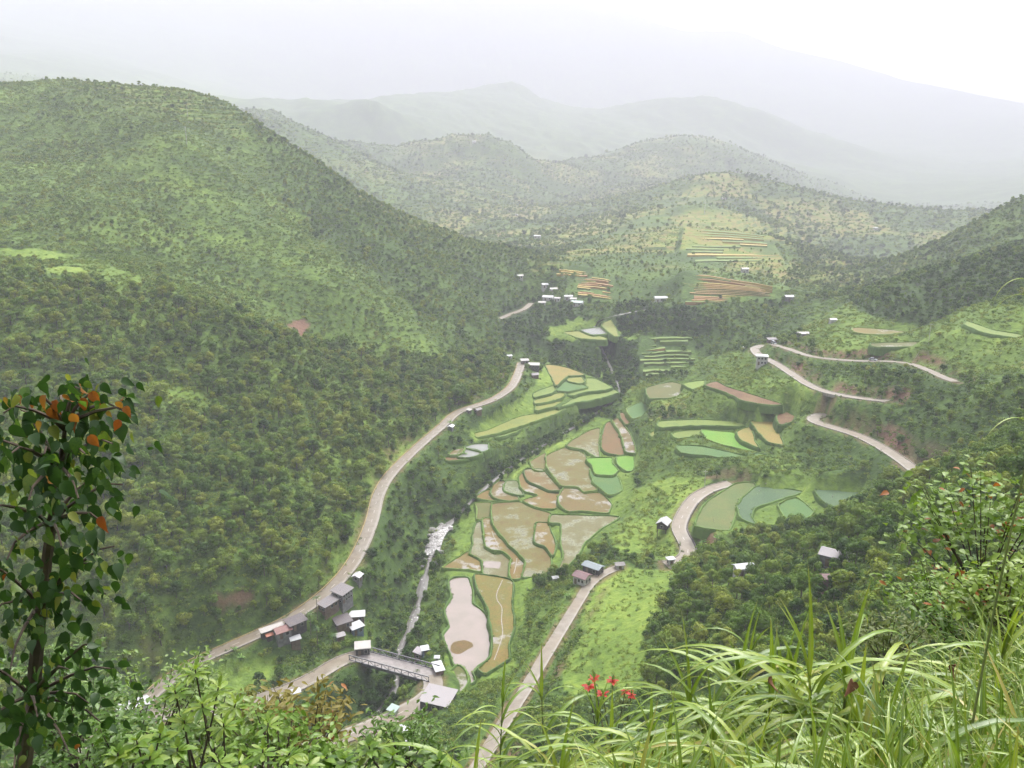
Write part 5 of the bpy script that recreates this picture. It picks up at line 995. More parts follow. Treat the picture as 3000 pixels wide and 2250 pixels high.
PT = {k: [] for k in ('p', 's', 'r', 'i', 't')}
for y0, y1, sp in ((110, 420, 3.9), (420, 1250, 4.3), (1250, 3600, 13.0)):
    X, Y, rs = candidates(y0, y1, sp, int(y0)); zz = height(X, Y); c = jitter_cover(X, Y, zz)
    cl = sstep(0.30, 0.62, 0.65 * vnoise(X / 34, Y / 34, 33) + 0.35 * vnoise(X / 11, Y / 11, 34)); dens = np.clip(c[:, 0] * 1.5 - 0.5, 0, 1) + (c[:, 0] - np.clip(c[:, 0] * 1.5 - 0.5, 0, 1)) * (0.12 + 2.0 * cl); k = (rs.random(len(X)) < dens) & clear_of(X, Y, 2.2, 2.0, 3.4); X, Y, zz, c = X[k], Y[k], zz[k], c[k]
    sc = c[:, 3] * (0.48 + 0.8 * rs.random(len(X)) ** 1.7) * (1.0 if y0 < 1000 else 1.9); ix = rs.integers(0, NT, len(X)); sc = sc * np.where(rs.random(len(X)) < 0.035, rs.uniform(1.25, 1.6, len(X)), 1.0); hh = np.array([d[1] for d in T_DIM])[ix] * sc
    bad = hides(X, Y, zz, hh * 0.95); sc = np.where(bad, sc * 0.35, sc); keep = ~bad | (rs.random(len(X)) < 0.25); X, Y, zz, c, sc, ix = X[keep], Y[keep], zz[keep], c[keep], sc[keep], ix[keep]
    PT['p'].append(np.stack([X, Y, zz - 0.25], -1)); PT['s'].append(np.stack([sc * (0.9 + 0.3 * rs.random(len(X))), sc * (0.9 + 0.3 * rs.random(len(X))), sc], -1)); PT['r'].append(np.stack([rs.normal(size=len(X)) * .06, rs.normal(size=len(X)) * .06, rs.random(len(X)) * 6.28], -1)); PT['i'].append(ix)
    PT['t'].append(np.clip(c[:, 2] + 0.14 * (c[:, 3] < 0.78) + 0.30 * fbm(X / 30, Y / 30, 55, 3) + 0.17 * rs.normal(size=len(X)), 0, 1))
# trees lining the river where it runs hidden, and round the half hidden roofs in the wood
rs = np.random.default_rng(5); hid = ~R_SEEN; Rr = sides(RIV); ex = []
for i in np.where(hid)[0]:
    for s in (-1, 1):
        if rs.random() < 0.85: o_ = s * rs.uniform(1.0, 5.5); ex.append((RIV[i, 0] + Rr[i, 0] * o_, RIV[i, 1] + Rr[i, 1] * o_, rs.uniform(0.6, 0.95)))
for u_, v_, s_ in ((2442, 1700, .75), (2475, 1695, .8), (2415, 1690, .8), (2500, 1680, .8), (2180, 1715, .75), (2150, 1712, .8), (2205, 1712, .75), (2427, 1745, .7), (2445, 1740, .75), (2400, 1735, .8)):
    p_ = hit(u_, v_, 3.0); ex.append((p_[0], p_[1], s_))
ex = np.array(ex); ez = height(ex[:, 0], ex[:, 1]); okx = (grid_at(e_rd, ex[:, 0], ex[:, 1]) > 1.5) & (grid_at(dpad, ex[:, 0], ex[:, 1]) > 0.8); ex, ez = ex[okx], ez[okx]; m_ = len(ex); sc = ex[:, 2] * np.where(hides(ex[:, 0], ex[:, 1], ez, 3.0) & (ex[:, 0] < 130), 0.72, 1.0)
PT['p'].append(np.stack([ex[:, 0], ex[:, 1], ez - 0.2], -1)); PT['s'].append(np.stack([sc] * 3, -1)); PT['r'].append(np.stack([0 * sc, 0 * sc, rs.random(m_) * 6.28], -1)); PT['i'].append(rs.integers(0, NT, m_)); PT['t'].append(rs.uniform(0.12, 0.42, m_))
PT = {k: np.concatenate(v) for k, v in PT.items()}
# the three hundred trees that show largest stand as trees of their own
uu, vv, dd = project(PT['p']); size_px = PT['s'][:, 2] * np.array([d[1] for d in T_DIM])[PT['i']] / dd
inf = (uu > 20) & (uu < 2980) & (vv > 250) & (vv < 2150)
# in view: nothing of the land between the camera and the crown
tops = PT['p'] + np.stack([0 * dd, 0 * dd, PT['s'][:, 2] * 4.0], -1); vis = inf.copy()
for s in np.linspace(0.15, 0.97, 40):
    q = tops * s; vis &= height(q[:, 0], q[:, 1]) + 0.5 < q[:, 2]
order = np.argsort(-np.where(vis, size_px, 0))[:300]; single = np.zeros(len(uu), bool); single[order] = True
def tree_group(u, v):
    if v > 1890 and u < 1350: k = ('leafy tree crowding the gorge below the bridge', 'trees in the gorge below the bridge')
    elif u > 1650:
        if v < 1500: k = ('tree on the upper edge of the wood near the switchback roads', 'trees on the upper edge of the wood')
        elif abs(u - 2450) < 110 and v < 1800: k = ('tree crowded round the striped roof in the wood', 'trees round the striped roof')
        elif abs(u - 2178) < 110 and v < 1790: k = ('tree crowded round the white roof in the wood', 'trees round the white roof in the wood')
        elif u < 2050: k = ('tree on the edge of the wood beside the bright grass slope', 'trees on the edge beside the bright grass slope')
        elif u > 2600: k = ('tree of the wood behind the orange tipped shrub', 'trees behind the orange tipped shrub')
        elif v > 1800: k = ('dark tree of the wood right behind the tallest cane grass', 'trees right behind the cane grass')
        else: k = ('tree in the middle of the wood between two half hidden roofs', 'trees in the middle of the wood')
    elif u < 1130:
        if v > 1700: k = ('tree at the foot of the big hill above the near road end', 'trees at the foot of the big hill')
        else: k = ('broadleaf tree of the forest on the lower face of the big hill', 'trees on the lower face of the big hill')
    else: k = ('dark tree on the river bank between the long road and the paddies', 'trees along the river bank')
    return k
for k in order:
    ix = int(PT['i'][k]); lab, grp = tree_group(uu[k], vv[k]); r = empty('broadleaf_tree', PT['p'][k]); r.rotation_euler = PT['r'][k]; r.scale = PT['s'][k]; tag(r, lab, 'tree', grp)
    data_obj('trunk', T_TRUNK[ix], r); c = data_obj('crown', T_CROWN[ix], r); c['tint'] = float(PT['t'][k])
rest = ~single
scatter('forest', pc_tree, PT['p'][rest], PT['s'][rest], PT['r'][rest], PT['i'][rest], PT['t'][rest], 'dense green forest covering the hillsides', 'forest')
SH = {k: [] for k in ('p', 's', 'r', 'i', 't')}
for y0, y1, sp in ((90, 330, 1.6), (330, 560, 2.0), (560, 1250, 3.1), (1250, 3200, 11.0)):
    X, Y, rs = candidates(y0, y1, sp, int(y0) + 5); zz = height(X, Y); c = jitter_cover(X, Y, zz)
    dens = c[:, 1] * (0.35 + 1.2 * vnoise(X / 9, Y / 9, 37)); k = (rs.random(len(X)) < dens) & clear_of(X, Y, -0.1, 0.8, 1.6); X, Y, zz, c = X[k], Y[k], zz[k], c[k]
    sc = (0.55 + 0.9 * rs.random(len(X)) ** 2) * np.where(c[:, 1] < 0.5, 0.6, 1.0) * (1.0 if y0 < 500 else 1.3 if y0 < 1000 else 3.2); nr = (grid_at(e_rd, X, Y) < 4) | (grid_at(dpad, X, Y) < 3); bad = hides(X, Y, zz, sc * 1.4); sc = np.where(bad | nr, sc * 0.5, sc)
    SH['p'].append(np.stack([X, Y, zz - 0.1], -1)); SH['s'].append(np.stack([sc * 1.15, sc * 1.15, sc * (0.8 + 0.4 * rs.random(len(X)))], -1)); SH['r'].append(np.stack([0 * X, 0 * X, rs.random(len(X)) * 6.28], -1)); SH['i'].append(rs.integers(0, NSH, len(X)))
    SH['t'].append(np.clip(c[:, 2] + 0.25 * fbm(X / 12, Y / 12, 57, 3) + 0.14 * rs.normal(size=len(X)), 0, 1))
# tufts along the field banks
bx_, by_, bz_ = [], [], []; rs = np.random.default_rng(9)
for q_ in FIELD_Q:
    c_ = q_[:, :2].mean(0); st_ = q_[rs.random(len(q_)) < 0.62]; d_ = st_[:, :2] - c_; d_ /= np.linalg.norm(d_, axis=1)[:, None] + 1e-9; o_ = rs.uniform(0.1, 1.0, len(st_)); bx_ += list(st_[:, 0] + d_[:, 0] * o_); by_ += list(st_[:, 1] + d_[:, 1] * o_); bz_ += list(st_[:, 2] - 0.05)
bx_, by_, bz_ = map(np.array, (bx_, by_, bz_)); m_ = len(bx_); sc = rs.uniform(0.22, 0.55, m_) * (0.6 + 0.7 * vnoise(bx_ / 6, by_ / 6, 3))
SH['p'].append(np.stack([bx_, by_, bz_], -1)); SH['s'].append(np.stack([sc * 1.3, sc * 1.3, sc], -1)); SH['r'].append(np.stack([0 * sc, 0 * sc, rs.random(m_) * 6.28], -1)); SH['i'].append(rs.integers(0, NSH, m_)); SH['t'].append(np.clip(0.5 + 0.2 * rs.normal(size=m_), 0, 1))
SH = {k: np.concatenate(v) for k, v in SH.items()}
scatter('undergrowth', pc_shrub, SH['p'], SH['s'], SH['r'], SH['i'], SH['t'], 'low green scrub and weeds covering banks and slopes', 'scrub')
print('trees', len(uu), 'shrubs', len(SH['i']))
# ------------------------------------------------------------------ palms and banana plants by the houses
leafmat('palm_leaf', (0.03, 0.07, 0.02), (0.07, 0.14, 0.03), (0.14, 0.20, 0.05), 0.25, 0.4); leafmat('banana_leaf', (0.05, 0.12, 0.02), (0.10, 0.21, 0.035), (0.18, 0.28, 0.05), 0.35, 0.4)
def frond_mesh(name, L, wid, n, droop, mat, feather):
    V = []; Fc = []; P = []
    for i in range(n + 1):
        t = i / n; P.append((L * t * (1 - 0.25 * droop * t), 0, L * (0.45 * t - droop * t * t)))
    for i in range(n):
        t = (i + 0.5) / n; w = wid * (math.sin(math.pi * min(1, t * 0.9 + 0.12)) ** 0.6)
        a, b = P[i], P[i + 1]
        for s in (-1, 1):
            k = len(V); sl = 0.25 * wid if feather else 0.0; dz = -w * 0.55
            e = 0.62 if feather else 1.0; m = (a[0] + (b[0] - a[0]) * e, 0, a[2] + (b[2] - a[2]) * e)
            V += [a, m, (m[0] + sl, s * w, m[2] + dz), (a[0] + sl, s * w, a[2] + dz)]; Fc.append((k, k + 1, k + 2, k + 3))
    me = bpy.data.meshes.new(name); me.from_pydata(V, [], Fc); me.update(); me.materials.append(mat); return me
PF = [frond_mesh('frond', 2.1, 0.34, 14, d, MAT['palm_leaf'], True) for d in (0.5, 0.8, 1.1)]; BF = [frond_mesh('leaf', 2.0, 0.30, 9, d, MAT['banana_leaf'], False) for d in (0.4, 0.7, 1.0)]
for i, (u, v, hgt, lab) in enumerate([(927, 1752, 9, 'slender palm beside the two storey grey house'), (907, 1803, 8.5, 'slender palm in front of the dark grey shed roof'), (928, 1842, 8, 'slender palm between the maroon roof and the white roof cluster'), (976, 1862, 6.5, 'short palm below the brown roof of the cluster')]):
    p = hit(u, v, hgt); r = empty('areca_palm', (p[0], p[1], float(height(p[0], p[1])[0])), random.uniform(0, 6)); tag(r, lab, 'palm', 'palms by the roadside houses')
    MB().tube([(0, 0, -0.5), (0.1, 0, hgt * 0.5), (0.05, 0.1, hgt)], [0.16, 0.12, 0.09], 7).build('trunk', MAT['bark'], r)
    for k in range(11):
        f = data_obj('frond', PF[k % 3], r); f.location = (0.05, 0.1, hgt - 0.05); f.rotation_euler = (0, random.uniform(-0.7, 0.25), k * 2.4); f['tint'] = 0.3 + 0.4 * random.random()
BAN = [(705, 1926, 'banana plant with pale green leaves in the garden below the long road'), (686, 1902, 'banana plant at the road edge near the garden lawn'), (868, 1738, 'banana clump on the hill side of the road above the palms'), (852, 1752, 'banana clump lowest on the bare bank above the road'),
       (1318, 1238, 'banana plant beside the white hut halfway along the long road'), (1660, 1745, 'banana plant under the maroon roofed house'), (2060, 1590, 'banana plant below the retaining wall of the road bend'), (1925, 1465, 'banana clump on the bank above the white gabled house'), (2100, 1578, 'banana plant below the olive field'), (1360, 1330, 'banana plant beside the fish ponds')]
for u, v, lab in BAN:
    p = hit(u, v, 1.5); r = empty('banana_plant', (p[0], p[1], float(height(p[0], p[1])[0])), random.uniform(0, 6)); tag(r, lab, 'banana plant', 'banana plants near the houses'); s = random.uniform(0.9, 1.3); r.scale = (s, s, s)
    MB().tube([(0, 0, -0.4), (0.05, 0, 1.4)], [0.13, 0.09], 7).build('stem', MAT['banana_leaf'], r)
    for k in range(8):
        f = data_obj('leaf', BF[k % 3], r); f.location = (0.05, 0, 1.3); f.rotation_euler = (0, random.uniform(-0.9, -0.1), k * 2.4); f['tint'] = 0.45 + 0.4 * random.random()
# ------------------------------------------------------------------ the plants where one stands
leafmat('big_leaf', (0.026, 0.062, 0.014), (0.080, 0.150, 0.024), (0.20, 0.22, 0.04), 0.42, 0.42, var=0.3, nscale=9, spec=0.3)
leafmat('orange_leaf', (0.20, 0.055, 0.014), (0.26, 0.09, 0.02), (0.20, 0.13, 0.026), 0.4, 0.4, nscale=8)
leafmat('lime_leaf', (0.050, 0.108, 0.014), (0.122, 0.216, 0.022), (0.216, 0.288, 0.036), 0.4, 0.4, nscale=6, spec=0.4)
leafmat('small_leaf', (0.026, 0.065, 0.012), (0.085, 0.160, 0.022), (0.170, 0.225, 0.035), 0.3, 0.4, nscale=3, spec=0.4)
leafmat('yellow_leaf', (0.072, 0.061, 0.014), (0.137, 0.122, 0.022), (0.230, 0.180, 0.036), 0.35, 0.5, nscale=3)
leafmat('gold_leaf', (0.050, 0.072, 0.014), (0.108, 0.137, 0.025), (0.216, 0.173, 0.036), 0.35, 0.45, nscale=2.5)
leafmat('red_bract', (0.300, 0.014, 0.011), (0.360, 0.025, 0.014), (0.396, 0.043, 0.022), 0.3, 0.5, nscale=5)
plain('twig', (0.035, 0.026, 0.02), (0.09, 0.065, 0.045), 8, 0.85); plain('cane', (0.11, 0.14, 0.045), (0.19, 0.21, 0.08), 6, 0.5); plain('dry_leaf', (0.14, 0.06, 0.03), (0.24, 0.12, 0.07), 6, 0.9)
def grass_mat():
    m, n, out = mat_new('grass_blade'); uv = n.nodes.new('ShaderNodeUVMap'); uv.uv_map = 'blade'; sp = n.nodes.new('ShaderNodeSeparateXYZ'); n.links.new(uv.outputs[0], sp.inputs[0])
    at_ = nd(n, 'ShaderNodeAttribute', attribute_type='INSTANCER', attribute_name='tint'); oi = n.nodes.new('ShaderNodeObjectInfo'); f = noise(n, 4, 3)
    t = mth(n, 'ADD', mth(n, 'ADD', at_.outputs['Fac'], mth(n, 'MULTIPLY', mth(n, 'SUBTRACT', oi.outputs['Random'], 0.5), 0.3)), mth(n, 'MULTIPLY', mth(n, 'SUBTRACT', f, 0.5), 0.9))
    c = ramp(n, t, [(0.1, (0.07, 0.135, 0.012)), (0.45, (0.165, 0.255, 0.022)), (0.8, (0.26, 0.32, 0.036)), (1.0, (0.33, 0.28, 0.065))])
    rib = ramp(n, mth(n, 'ABSOLUTE', mth(n, 'SUBTRACT', sp.outputs['X'], 0.5)), [(0.05, (1, 1, 1)), (0.13, (0, 0, 0))]); c = mixc(n, mth(n, 'MULTIPLY', rib, 0.5), c, (0.24, 0.31, 0.15))
    tip = ramp(n, sp.outputs['Y'], [(0.86, (0, 0, 0)), (1.0, (1, 1, 1))]); c = mixc(n, mth(n, 'MULTIPLY', tip, 0.6), c, (0.30, 0.22, 0.09))
    d = nd(n, 'ShaderNodeBsdfPrincipled', Roughness=0.38); d.inputs['Specular IOR Level'].default_value = 0.5; tr = n.nodes.new('ShaderNodeBsdfTranslucent'); mx = n.nodes.new('ShaderNodeMixShader'); mx.inputs[0].default_value = 0.35
    n.links.new(c, d.inputs['Base Color']); n.links.new(mixc(n, 1.0, c, (1, 1, 0.6), 'MULTIPLY'), tr.inputs['Color']); n.links.new(d.outputs[0], mx.inputs[1]); n.links.new(tr.outputs[0], mx.inputs[2]); n.links.new(mx.outputs[0], out.inputs[0]); return m
M_GR = grass_mat()
def blade(L, wid, el0, el1, n=9, bend=1.0, twist=0.0, side=0.0):
    """an arching grass leaf from the origin along +x: returns rows of (left, rib, right) and uv rows"""
    rows = []; p = np.array([0.0, 0.0, 0.0])
    for i in range(n + 1):
        t = i / n; el = el0 + (el1 - el0) * t ** bend; w = wid * (min(1.0, 0.45 + 2.2 * t) * (1 - t ** 2.2)) * 0.5 + 0.0006
        d = np.array([math.cos(el), side * t, math.sin(el)]); up = np.array([-math.sin(el), 0, math.cos(el)]); a = twist * t
        s = np.array([0, math.cos(a), 0]) + up * math.sin(a); fold = up * w * 0.35
        rows.append((p - s * w + fold, p.copy(), p + s * w + fold)); p = p + d / np.linalg.norm(d) * L / n
    return rows
def blades_mesh(name, blades, mat):
    V = []; Fc = []; UV = []
    for rows, M in blades:
        b = len(V); n = len(rows)
        for i, r in enumerate(rows):
            for k in range(3): V.append(tuple(M @ Vector(r[k]))); UV.append((k * 0.5, i / (n - 1)))
        for i in range(n - 1):
            for k in range(2): Fc.append((b + 3 * i + k, b + 3 * i + k + 1, b + 3 * i + k + 4, b + 3 * i + k + 3))
    me = bpy.data.meshes.new(name); me.from_pydata(V, [], Fc); me.update(); me.materials.append(mat); me.polygons.foreach_set('use_smooth', np.ones(len(Fc), bool))
    uvl = me.uv_layers.new(name='blade'); li = np.empty(len(me.loops), int); me.loops.foreach_get('vertex_index', li); uvl.data.foreach_set('uv', np.array(UV)[li].ravel()); return me
IDM = Matrix.Identity(4)
LEAF_G = [blades_mesh('leaf', [(blade(L, w, e0, e1, 10, b, tw, sd), IDM)], M_GR) for L, w, e0, e1, b, tw, sd in
          [(0.85, .044, 1.15, -1.15, 0.8, .3, .1), (0.95, .046, 1.25, -0.9, 0.9, -.3, -.1), (0.75, .040, 1.05, -1.3, 0.8, .5, .15), (1.05, .042, 1.3, -1.2, 1.0, .2, 0), (0.7, .036, 1.0, -0.8, 1.0, -.4, .2), (0.9, .042, 1.2, -1.4, 0.7, .1, -.2)]]
SPEAR = [blades_mesh('leaf', [(blade(0.75, .036, 1.52, 1.35, 8, 1.0, .4, .03), IDM), ], M_GR), blades_mesh('leaf', [(blade(0.6, .032, 1.42, 0.95, 8, 1.2, -.4, -.05), IDM)], M_GR)]
def cane_plant(u, v, y, label, nl=13, lean=None, sc=1.0, zrot=None, tip_gap=0.62, spread=1.25):
    tip = at_y(u, v, y); ln = random.uniform(-0.14, 0.14) if lean is None else lean; L0 = 0
    bx, by = tip[0] - ln, y - random.uniform(-0.1, 0.25); zg = float(height(bx, by)[0]) - 0.05; r = empty('cane_grass', (bx, by, zg)); tag(r, label, 'grass', 'tall cane grasses in front')
    H_ = tip[2] - zg - tip_gap * sc; pts = [(ln * t * t, (tip[1] - by) * t * t, H_ * t) for t in np.linspace(0, 1, 7)]; MB().tube(pts, [0.0065 * sc + 0.003 * (1 - t) for t in np.linspace(0, 1, 7)], 6).build('stalk', MAT['cane'], r)
    az0 = random.uniform(-0.5, 0.5) if zrot is None else zrot; h0 = max(0.12, 1 - spread * sc / max(H_, 0.5))
    for i in range(nl):
        t = h0 + (1 - h0) * (i + 0.5) / nl; f = data_obj('leaf', LEAF_G[random.randrange(6)], r); f.location = (ln * t * t, (tip[1] - by) * t * t, H_ * t)
        az = az0 + (math.pi if i % 2 else 0) + random.uniform(-0.6, 0.6); k = sc * random.uniform(0.75, 1.1) * (0.75 + 0.35 * math.sin(math.pi * min(1, (i + 2) / nl))); f.scale = (k, k * random.uniform(.8, 1.15), k); f.rotation_euler = (random.uniform(-.15, .15), -0.10 * i / nl + random.uniform(-.15, .2), az); f['tint'] = min(1, max(0, random.gauss(0.52, 0.16)))
    for k in (0, 1, 1):
        f = data_obj('leaf', SPEAR[k], r); f.location = (ln, tip[1] - by, H_ - 0.04); s = sc * (tip_gap / 0.72 if k == 0 else 0.75 * tip_gap / 0.6); f.scale = (sc, sc, s); f.rotation_euler = (0, 0, random.uniform(0, 6)); f['tint'] = 0.55
    return r
CANES = [(2035, 1795, 5.5, 'cane grass leaning left at the left end of the tallest row', -0.16), (2188, 1728, 5.5, 'cane grass with a long thin spear, second of the tallest row', 0.0), (2212, 1742, 6.3, 'slim cane grass just behind the second of the tallest row', 0.05), (2282, 1785, 5.2, 'cane grass with broad arching leaves in the middle of the tallest row', 0.0),
 (2312, 1792, 5.7, 'cane grass with two stiff spears in the middle of the tallest row', 0.04), (2346, 1742, 5.2, 'dark upright cane grass left of the tallest bright one', -0.08), (2403, 1668, 4.8, 'tallest bright green cane grass standing clear against the dark wood', -0.02), (2513, 1705, 4.9, 'dark spear cane grass right of the tallest bright one', 0.0),
 (2545, 1850, 4.6, 'cane grass with long drooping pale leaves below the dark spear', 0.05), (2625, 1890, 4.4, 'cane grass at the right end of the tallest row', 0.1), (2100, 1965, 5.0, 'cane grass in front of the left end of the tallest row', 0.0), (2240, 1975, 4.1, 'broad leaved cane grass low in front of the tallest row', 0.05), (2440, 2005, 3.5, 'big pale arching cane grass low near the lower edge', -0.06),
 (2660, 2085, 3.3, 'big pale arching cane grass nearer the lower right corner', 0.08), (2870, 2040, 3.6, 'arching cane grass in the lower right corner', 0.1), (2985, 1640, 5.2, 'cane grass with pale arching leaves at the right edge of the view', 0.05), (2960, 1800, 4.6, 'lower cane grass at the right edge of the view', 0.05),
 (1472, 1905, 7.0, 'thin single cane grass standing against the narrow road', 0.03), (1588, 1890, 7.2, 'thin cane grass right of the one against the narrow road', -0.03), (1755, 1955, 6.8, 'cane grass beside the red flowers', 0.05), (1797, 1990, 6.2, 'cane grass right of the red flowers', 0.0), (1915, 1985, 6.0, 'cane grass in front of the bright grass slope edge', -0.05),
 (1385, 2120, 5.6, 'short cane grass at the left end of the tall grass', -0.05), (1300, 2150, 5.2, 'lowest leftmost cane grass by the leafy shrubs', 0.0), (1645, 2050, 5.5, 'cane grass in front of the foot of the narrow road', 0.05), (1855, 2075, 5.0, 'cane grass low in the middle of the tall grass', 0.0), (1960, 2040, 5.2, 'cane grass left of the tallest row, lower down', 0.05)]
for u, v, y, lab, ln in CANES: cane_plant(u, v, y, lab, random.randint(12, 15), ln, random.uniform(1.05, 1.3) if y < 5.8 else 0.9)
# the cane whose leaf hangs in from beyond the right edge
cn = cane_plant(3130, 760, 3.4, 'cane grass beyond the right edge, one bright leaf hanging in', 3, 0.05, 0.6, 0.3)
for u_, v_, az, k in ((3030, 835, math.pi + 0.1, 0.34), (3035, 880, math.pi - 0.2, 0.30)):
    f = data_obj('leaf', LEAF_G[2], cn); q_ = at_y(u_, v_, 3.4); f.location = (q_[0] - cn.location.x, q_[1] - cn.location.y, q_[2] - cn.location.z); f.rotation_euler = (0, 0.35, az); f.scale = (k,) * 3; f['tint'] = 0.6
# grass between the canes
pc_grass = bpy.data.collections.new('grass_kinds')
for i in range(7):
    r_ = random.Random(900 + i); bl = []
    for k in range(17):
        L = r_.uniform(0.5, 1.0); a = r_.uniform(0, 6.28); e0 = r_.uniform(0.9, 1.5); M = Matrix.Translation((r_.gauss(0, .13), r_.gauss(0, .13), r_.uniform(-0.05, .1))) @ Matrix.Rotation(a, 4, 'Z'); bl.append((blade(L, r_.uniform(.016, .044), e0, e0 - r_.choice((r_.uniform(0.15, 0.7), r_.uniform(0.8, 2.5))), 7, r_.uniform(.8, 1.6), r_.uniform(-.5, .5), r_.uniform(-.2, .2)), M))
    o = bpy.data.objects.new('grass_kind_%02d' % i, blades_mesh('grass', bl, M_GR)); pc_grass.objects.link(o)
rs = np.random.default_rng(77); n_ = 9000
gx = rs.uniform(-7.5, 7.5, n_); gy = rs.uniform(-1.5, 13.0, n_); gzv = height(gx, gy)
gu, gv, gd = project(np.stack([gx, gy, gzv + 0.55], -1)); crest = np.interp(gu, [900, 1250, 1400, 1700, 2000, 2300, 2600, 2800, 3000, 3400], [2470, 2390, 2290, 2250, 2180, 2120, 2060, 1960, 1850, 1700])
k = ((gv > np.where(gu < 1000, 2520, crest - 10)) | (gy < 0.3)) & (np.hypot(gx, gy) > 1.7)
gx, gy, gzv = gx[k], gy[k], gzv[k]; n_ = len(gx); s_ = rs.uniform(0.5, 0.95, n_) * np.clip(0.6 + gy * 0.07, 0.6, 1.05)
scatter('grass', pc_grass, np.stack([gx, gy, gzv - 0.03], -1), np.stack([s_] * 3, -1), np.stack([rs.normal(size=n_) * .12, rs.normal(size=n_) * .12, rs.random(n_) * 6.28], -1), rs.integers(0, 7, n_), np.clip(0.45 + 0.45 * fbm(gx / 1.1, gy / 1.1, 4, 3) + 0.10 * rs.normal(size=n_) + 0.5 * (rs.random(n_) < 0.05), 0, 1.1), 'bright green long grass covering the slope in front', 'grass')

# ---- leaves
def leaf_shape(kind):
    if kind == 'heart': return [(-0.04, 0.0), (-0.06, 0.12), (0.05, 0.25), (0.22, 0.32), (0.42, 0.28), (0.64, 0.17), (0.84, 0.06), (1.0, 0.0)]
    if kind == 'lance': return [(0, 0.01), (0.15, 0.05), (0.35, 0.115), (0.55, 0.165), (0.75, 0.155), (0.9, 0.085), (0.97, 0.03), (1.0, 0.0)]
    return [(0, 0.02), (0.12, 0.13), (0.3, 0.23), (0.5, 0.25), (0.7, 0.19), (0.86, 0.09), (0.95, 0.03), (1.0, 0.0)]
def leaf_verts(kind, fold, curl, wave=0.0, seed=0):
    pts = leaf_shape(kind); r = random.Random(seed); V = []; n = len(pts)
    for i, (x, w) in enumerate(pts):
        z = -curl * max(x, 0) ** 2; wv = wave * r.uniform(-1, 1); V += [(x, -w, z + w * fold + wv), (x, 0, z), (x, w, z + w * fold - wv)]
    Fc = [(3 * i + k, 3 * i + k + 1, 3 * i + k + 4, 3 * i + k + 3) for i in range(n - 1) for k in range(2)]
    return V, Fc
def leaf_mesh(kind, mat, fold=0.3, curl=0.25, wave=0.02, seed=0, name='leaf'):
    V, Fc = leaf_verts(kind, fold, curl, wave, seed); me = bpy.data.meshes.new(name); me.from_pydata(V, [], Fc); me.update(); me.materials.append(mat); me.polygons.foreach_set('use_smooth', np.ones(len(Fc), bool)); return me
def frame(dirv, up, roll=0.0):
    x = Vector(dirv).normalized(); z = (Vector(up) - x * Vector(up).dot(x))
    z = z.normalized() if z.length > 1e-4 else x.orthogonal().normalized(); y = z.cross(x); M = Matrix((x, y, z)).transposed()
    return M @ Matrix.Rotation(roll, 3, 'X')
def joined_leaves(name, items, kind, mat, parent, fold=0.25, curl=0.2):
    V0, F0 = leaf_verts(kind, fold, curl, 0.02, 3); V0 = np.array(V0); VV = []; FF = []
    for i, (p, M, s) in enumerate(items): VV.append((V0 * s) @ np.array(M).T + np.array(p)); FF.append(np.array(F0) + i * len(V0))
    VV = np.concatenate(VV); FF = np.concatenate(FF); me = bpy.data.meshes.new(name); me.from_pydata(VV.tolist(), [], FF.tolist()); me.update(); me.materials.append(mat); me.polygons.foreach_set('use_smooth', np.ones(len(FF), bool)); o = data_obj(name, me, parent); o['kind'] = 'stuff'; return o
def rloc(p, r): return (p[0] - r.location.x, p[1] - r.location.y, p[2] - r.location.z)
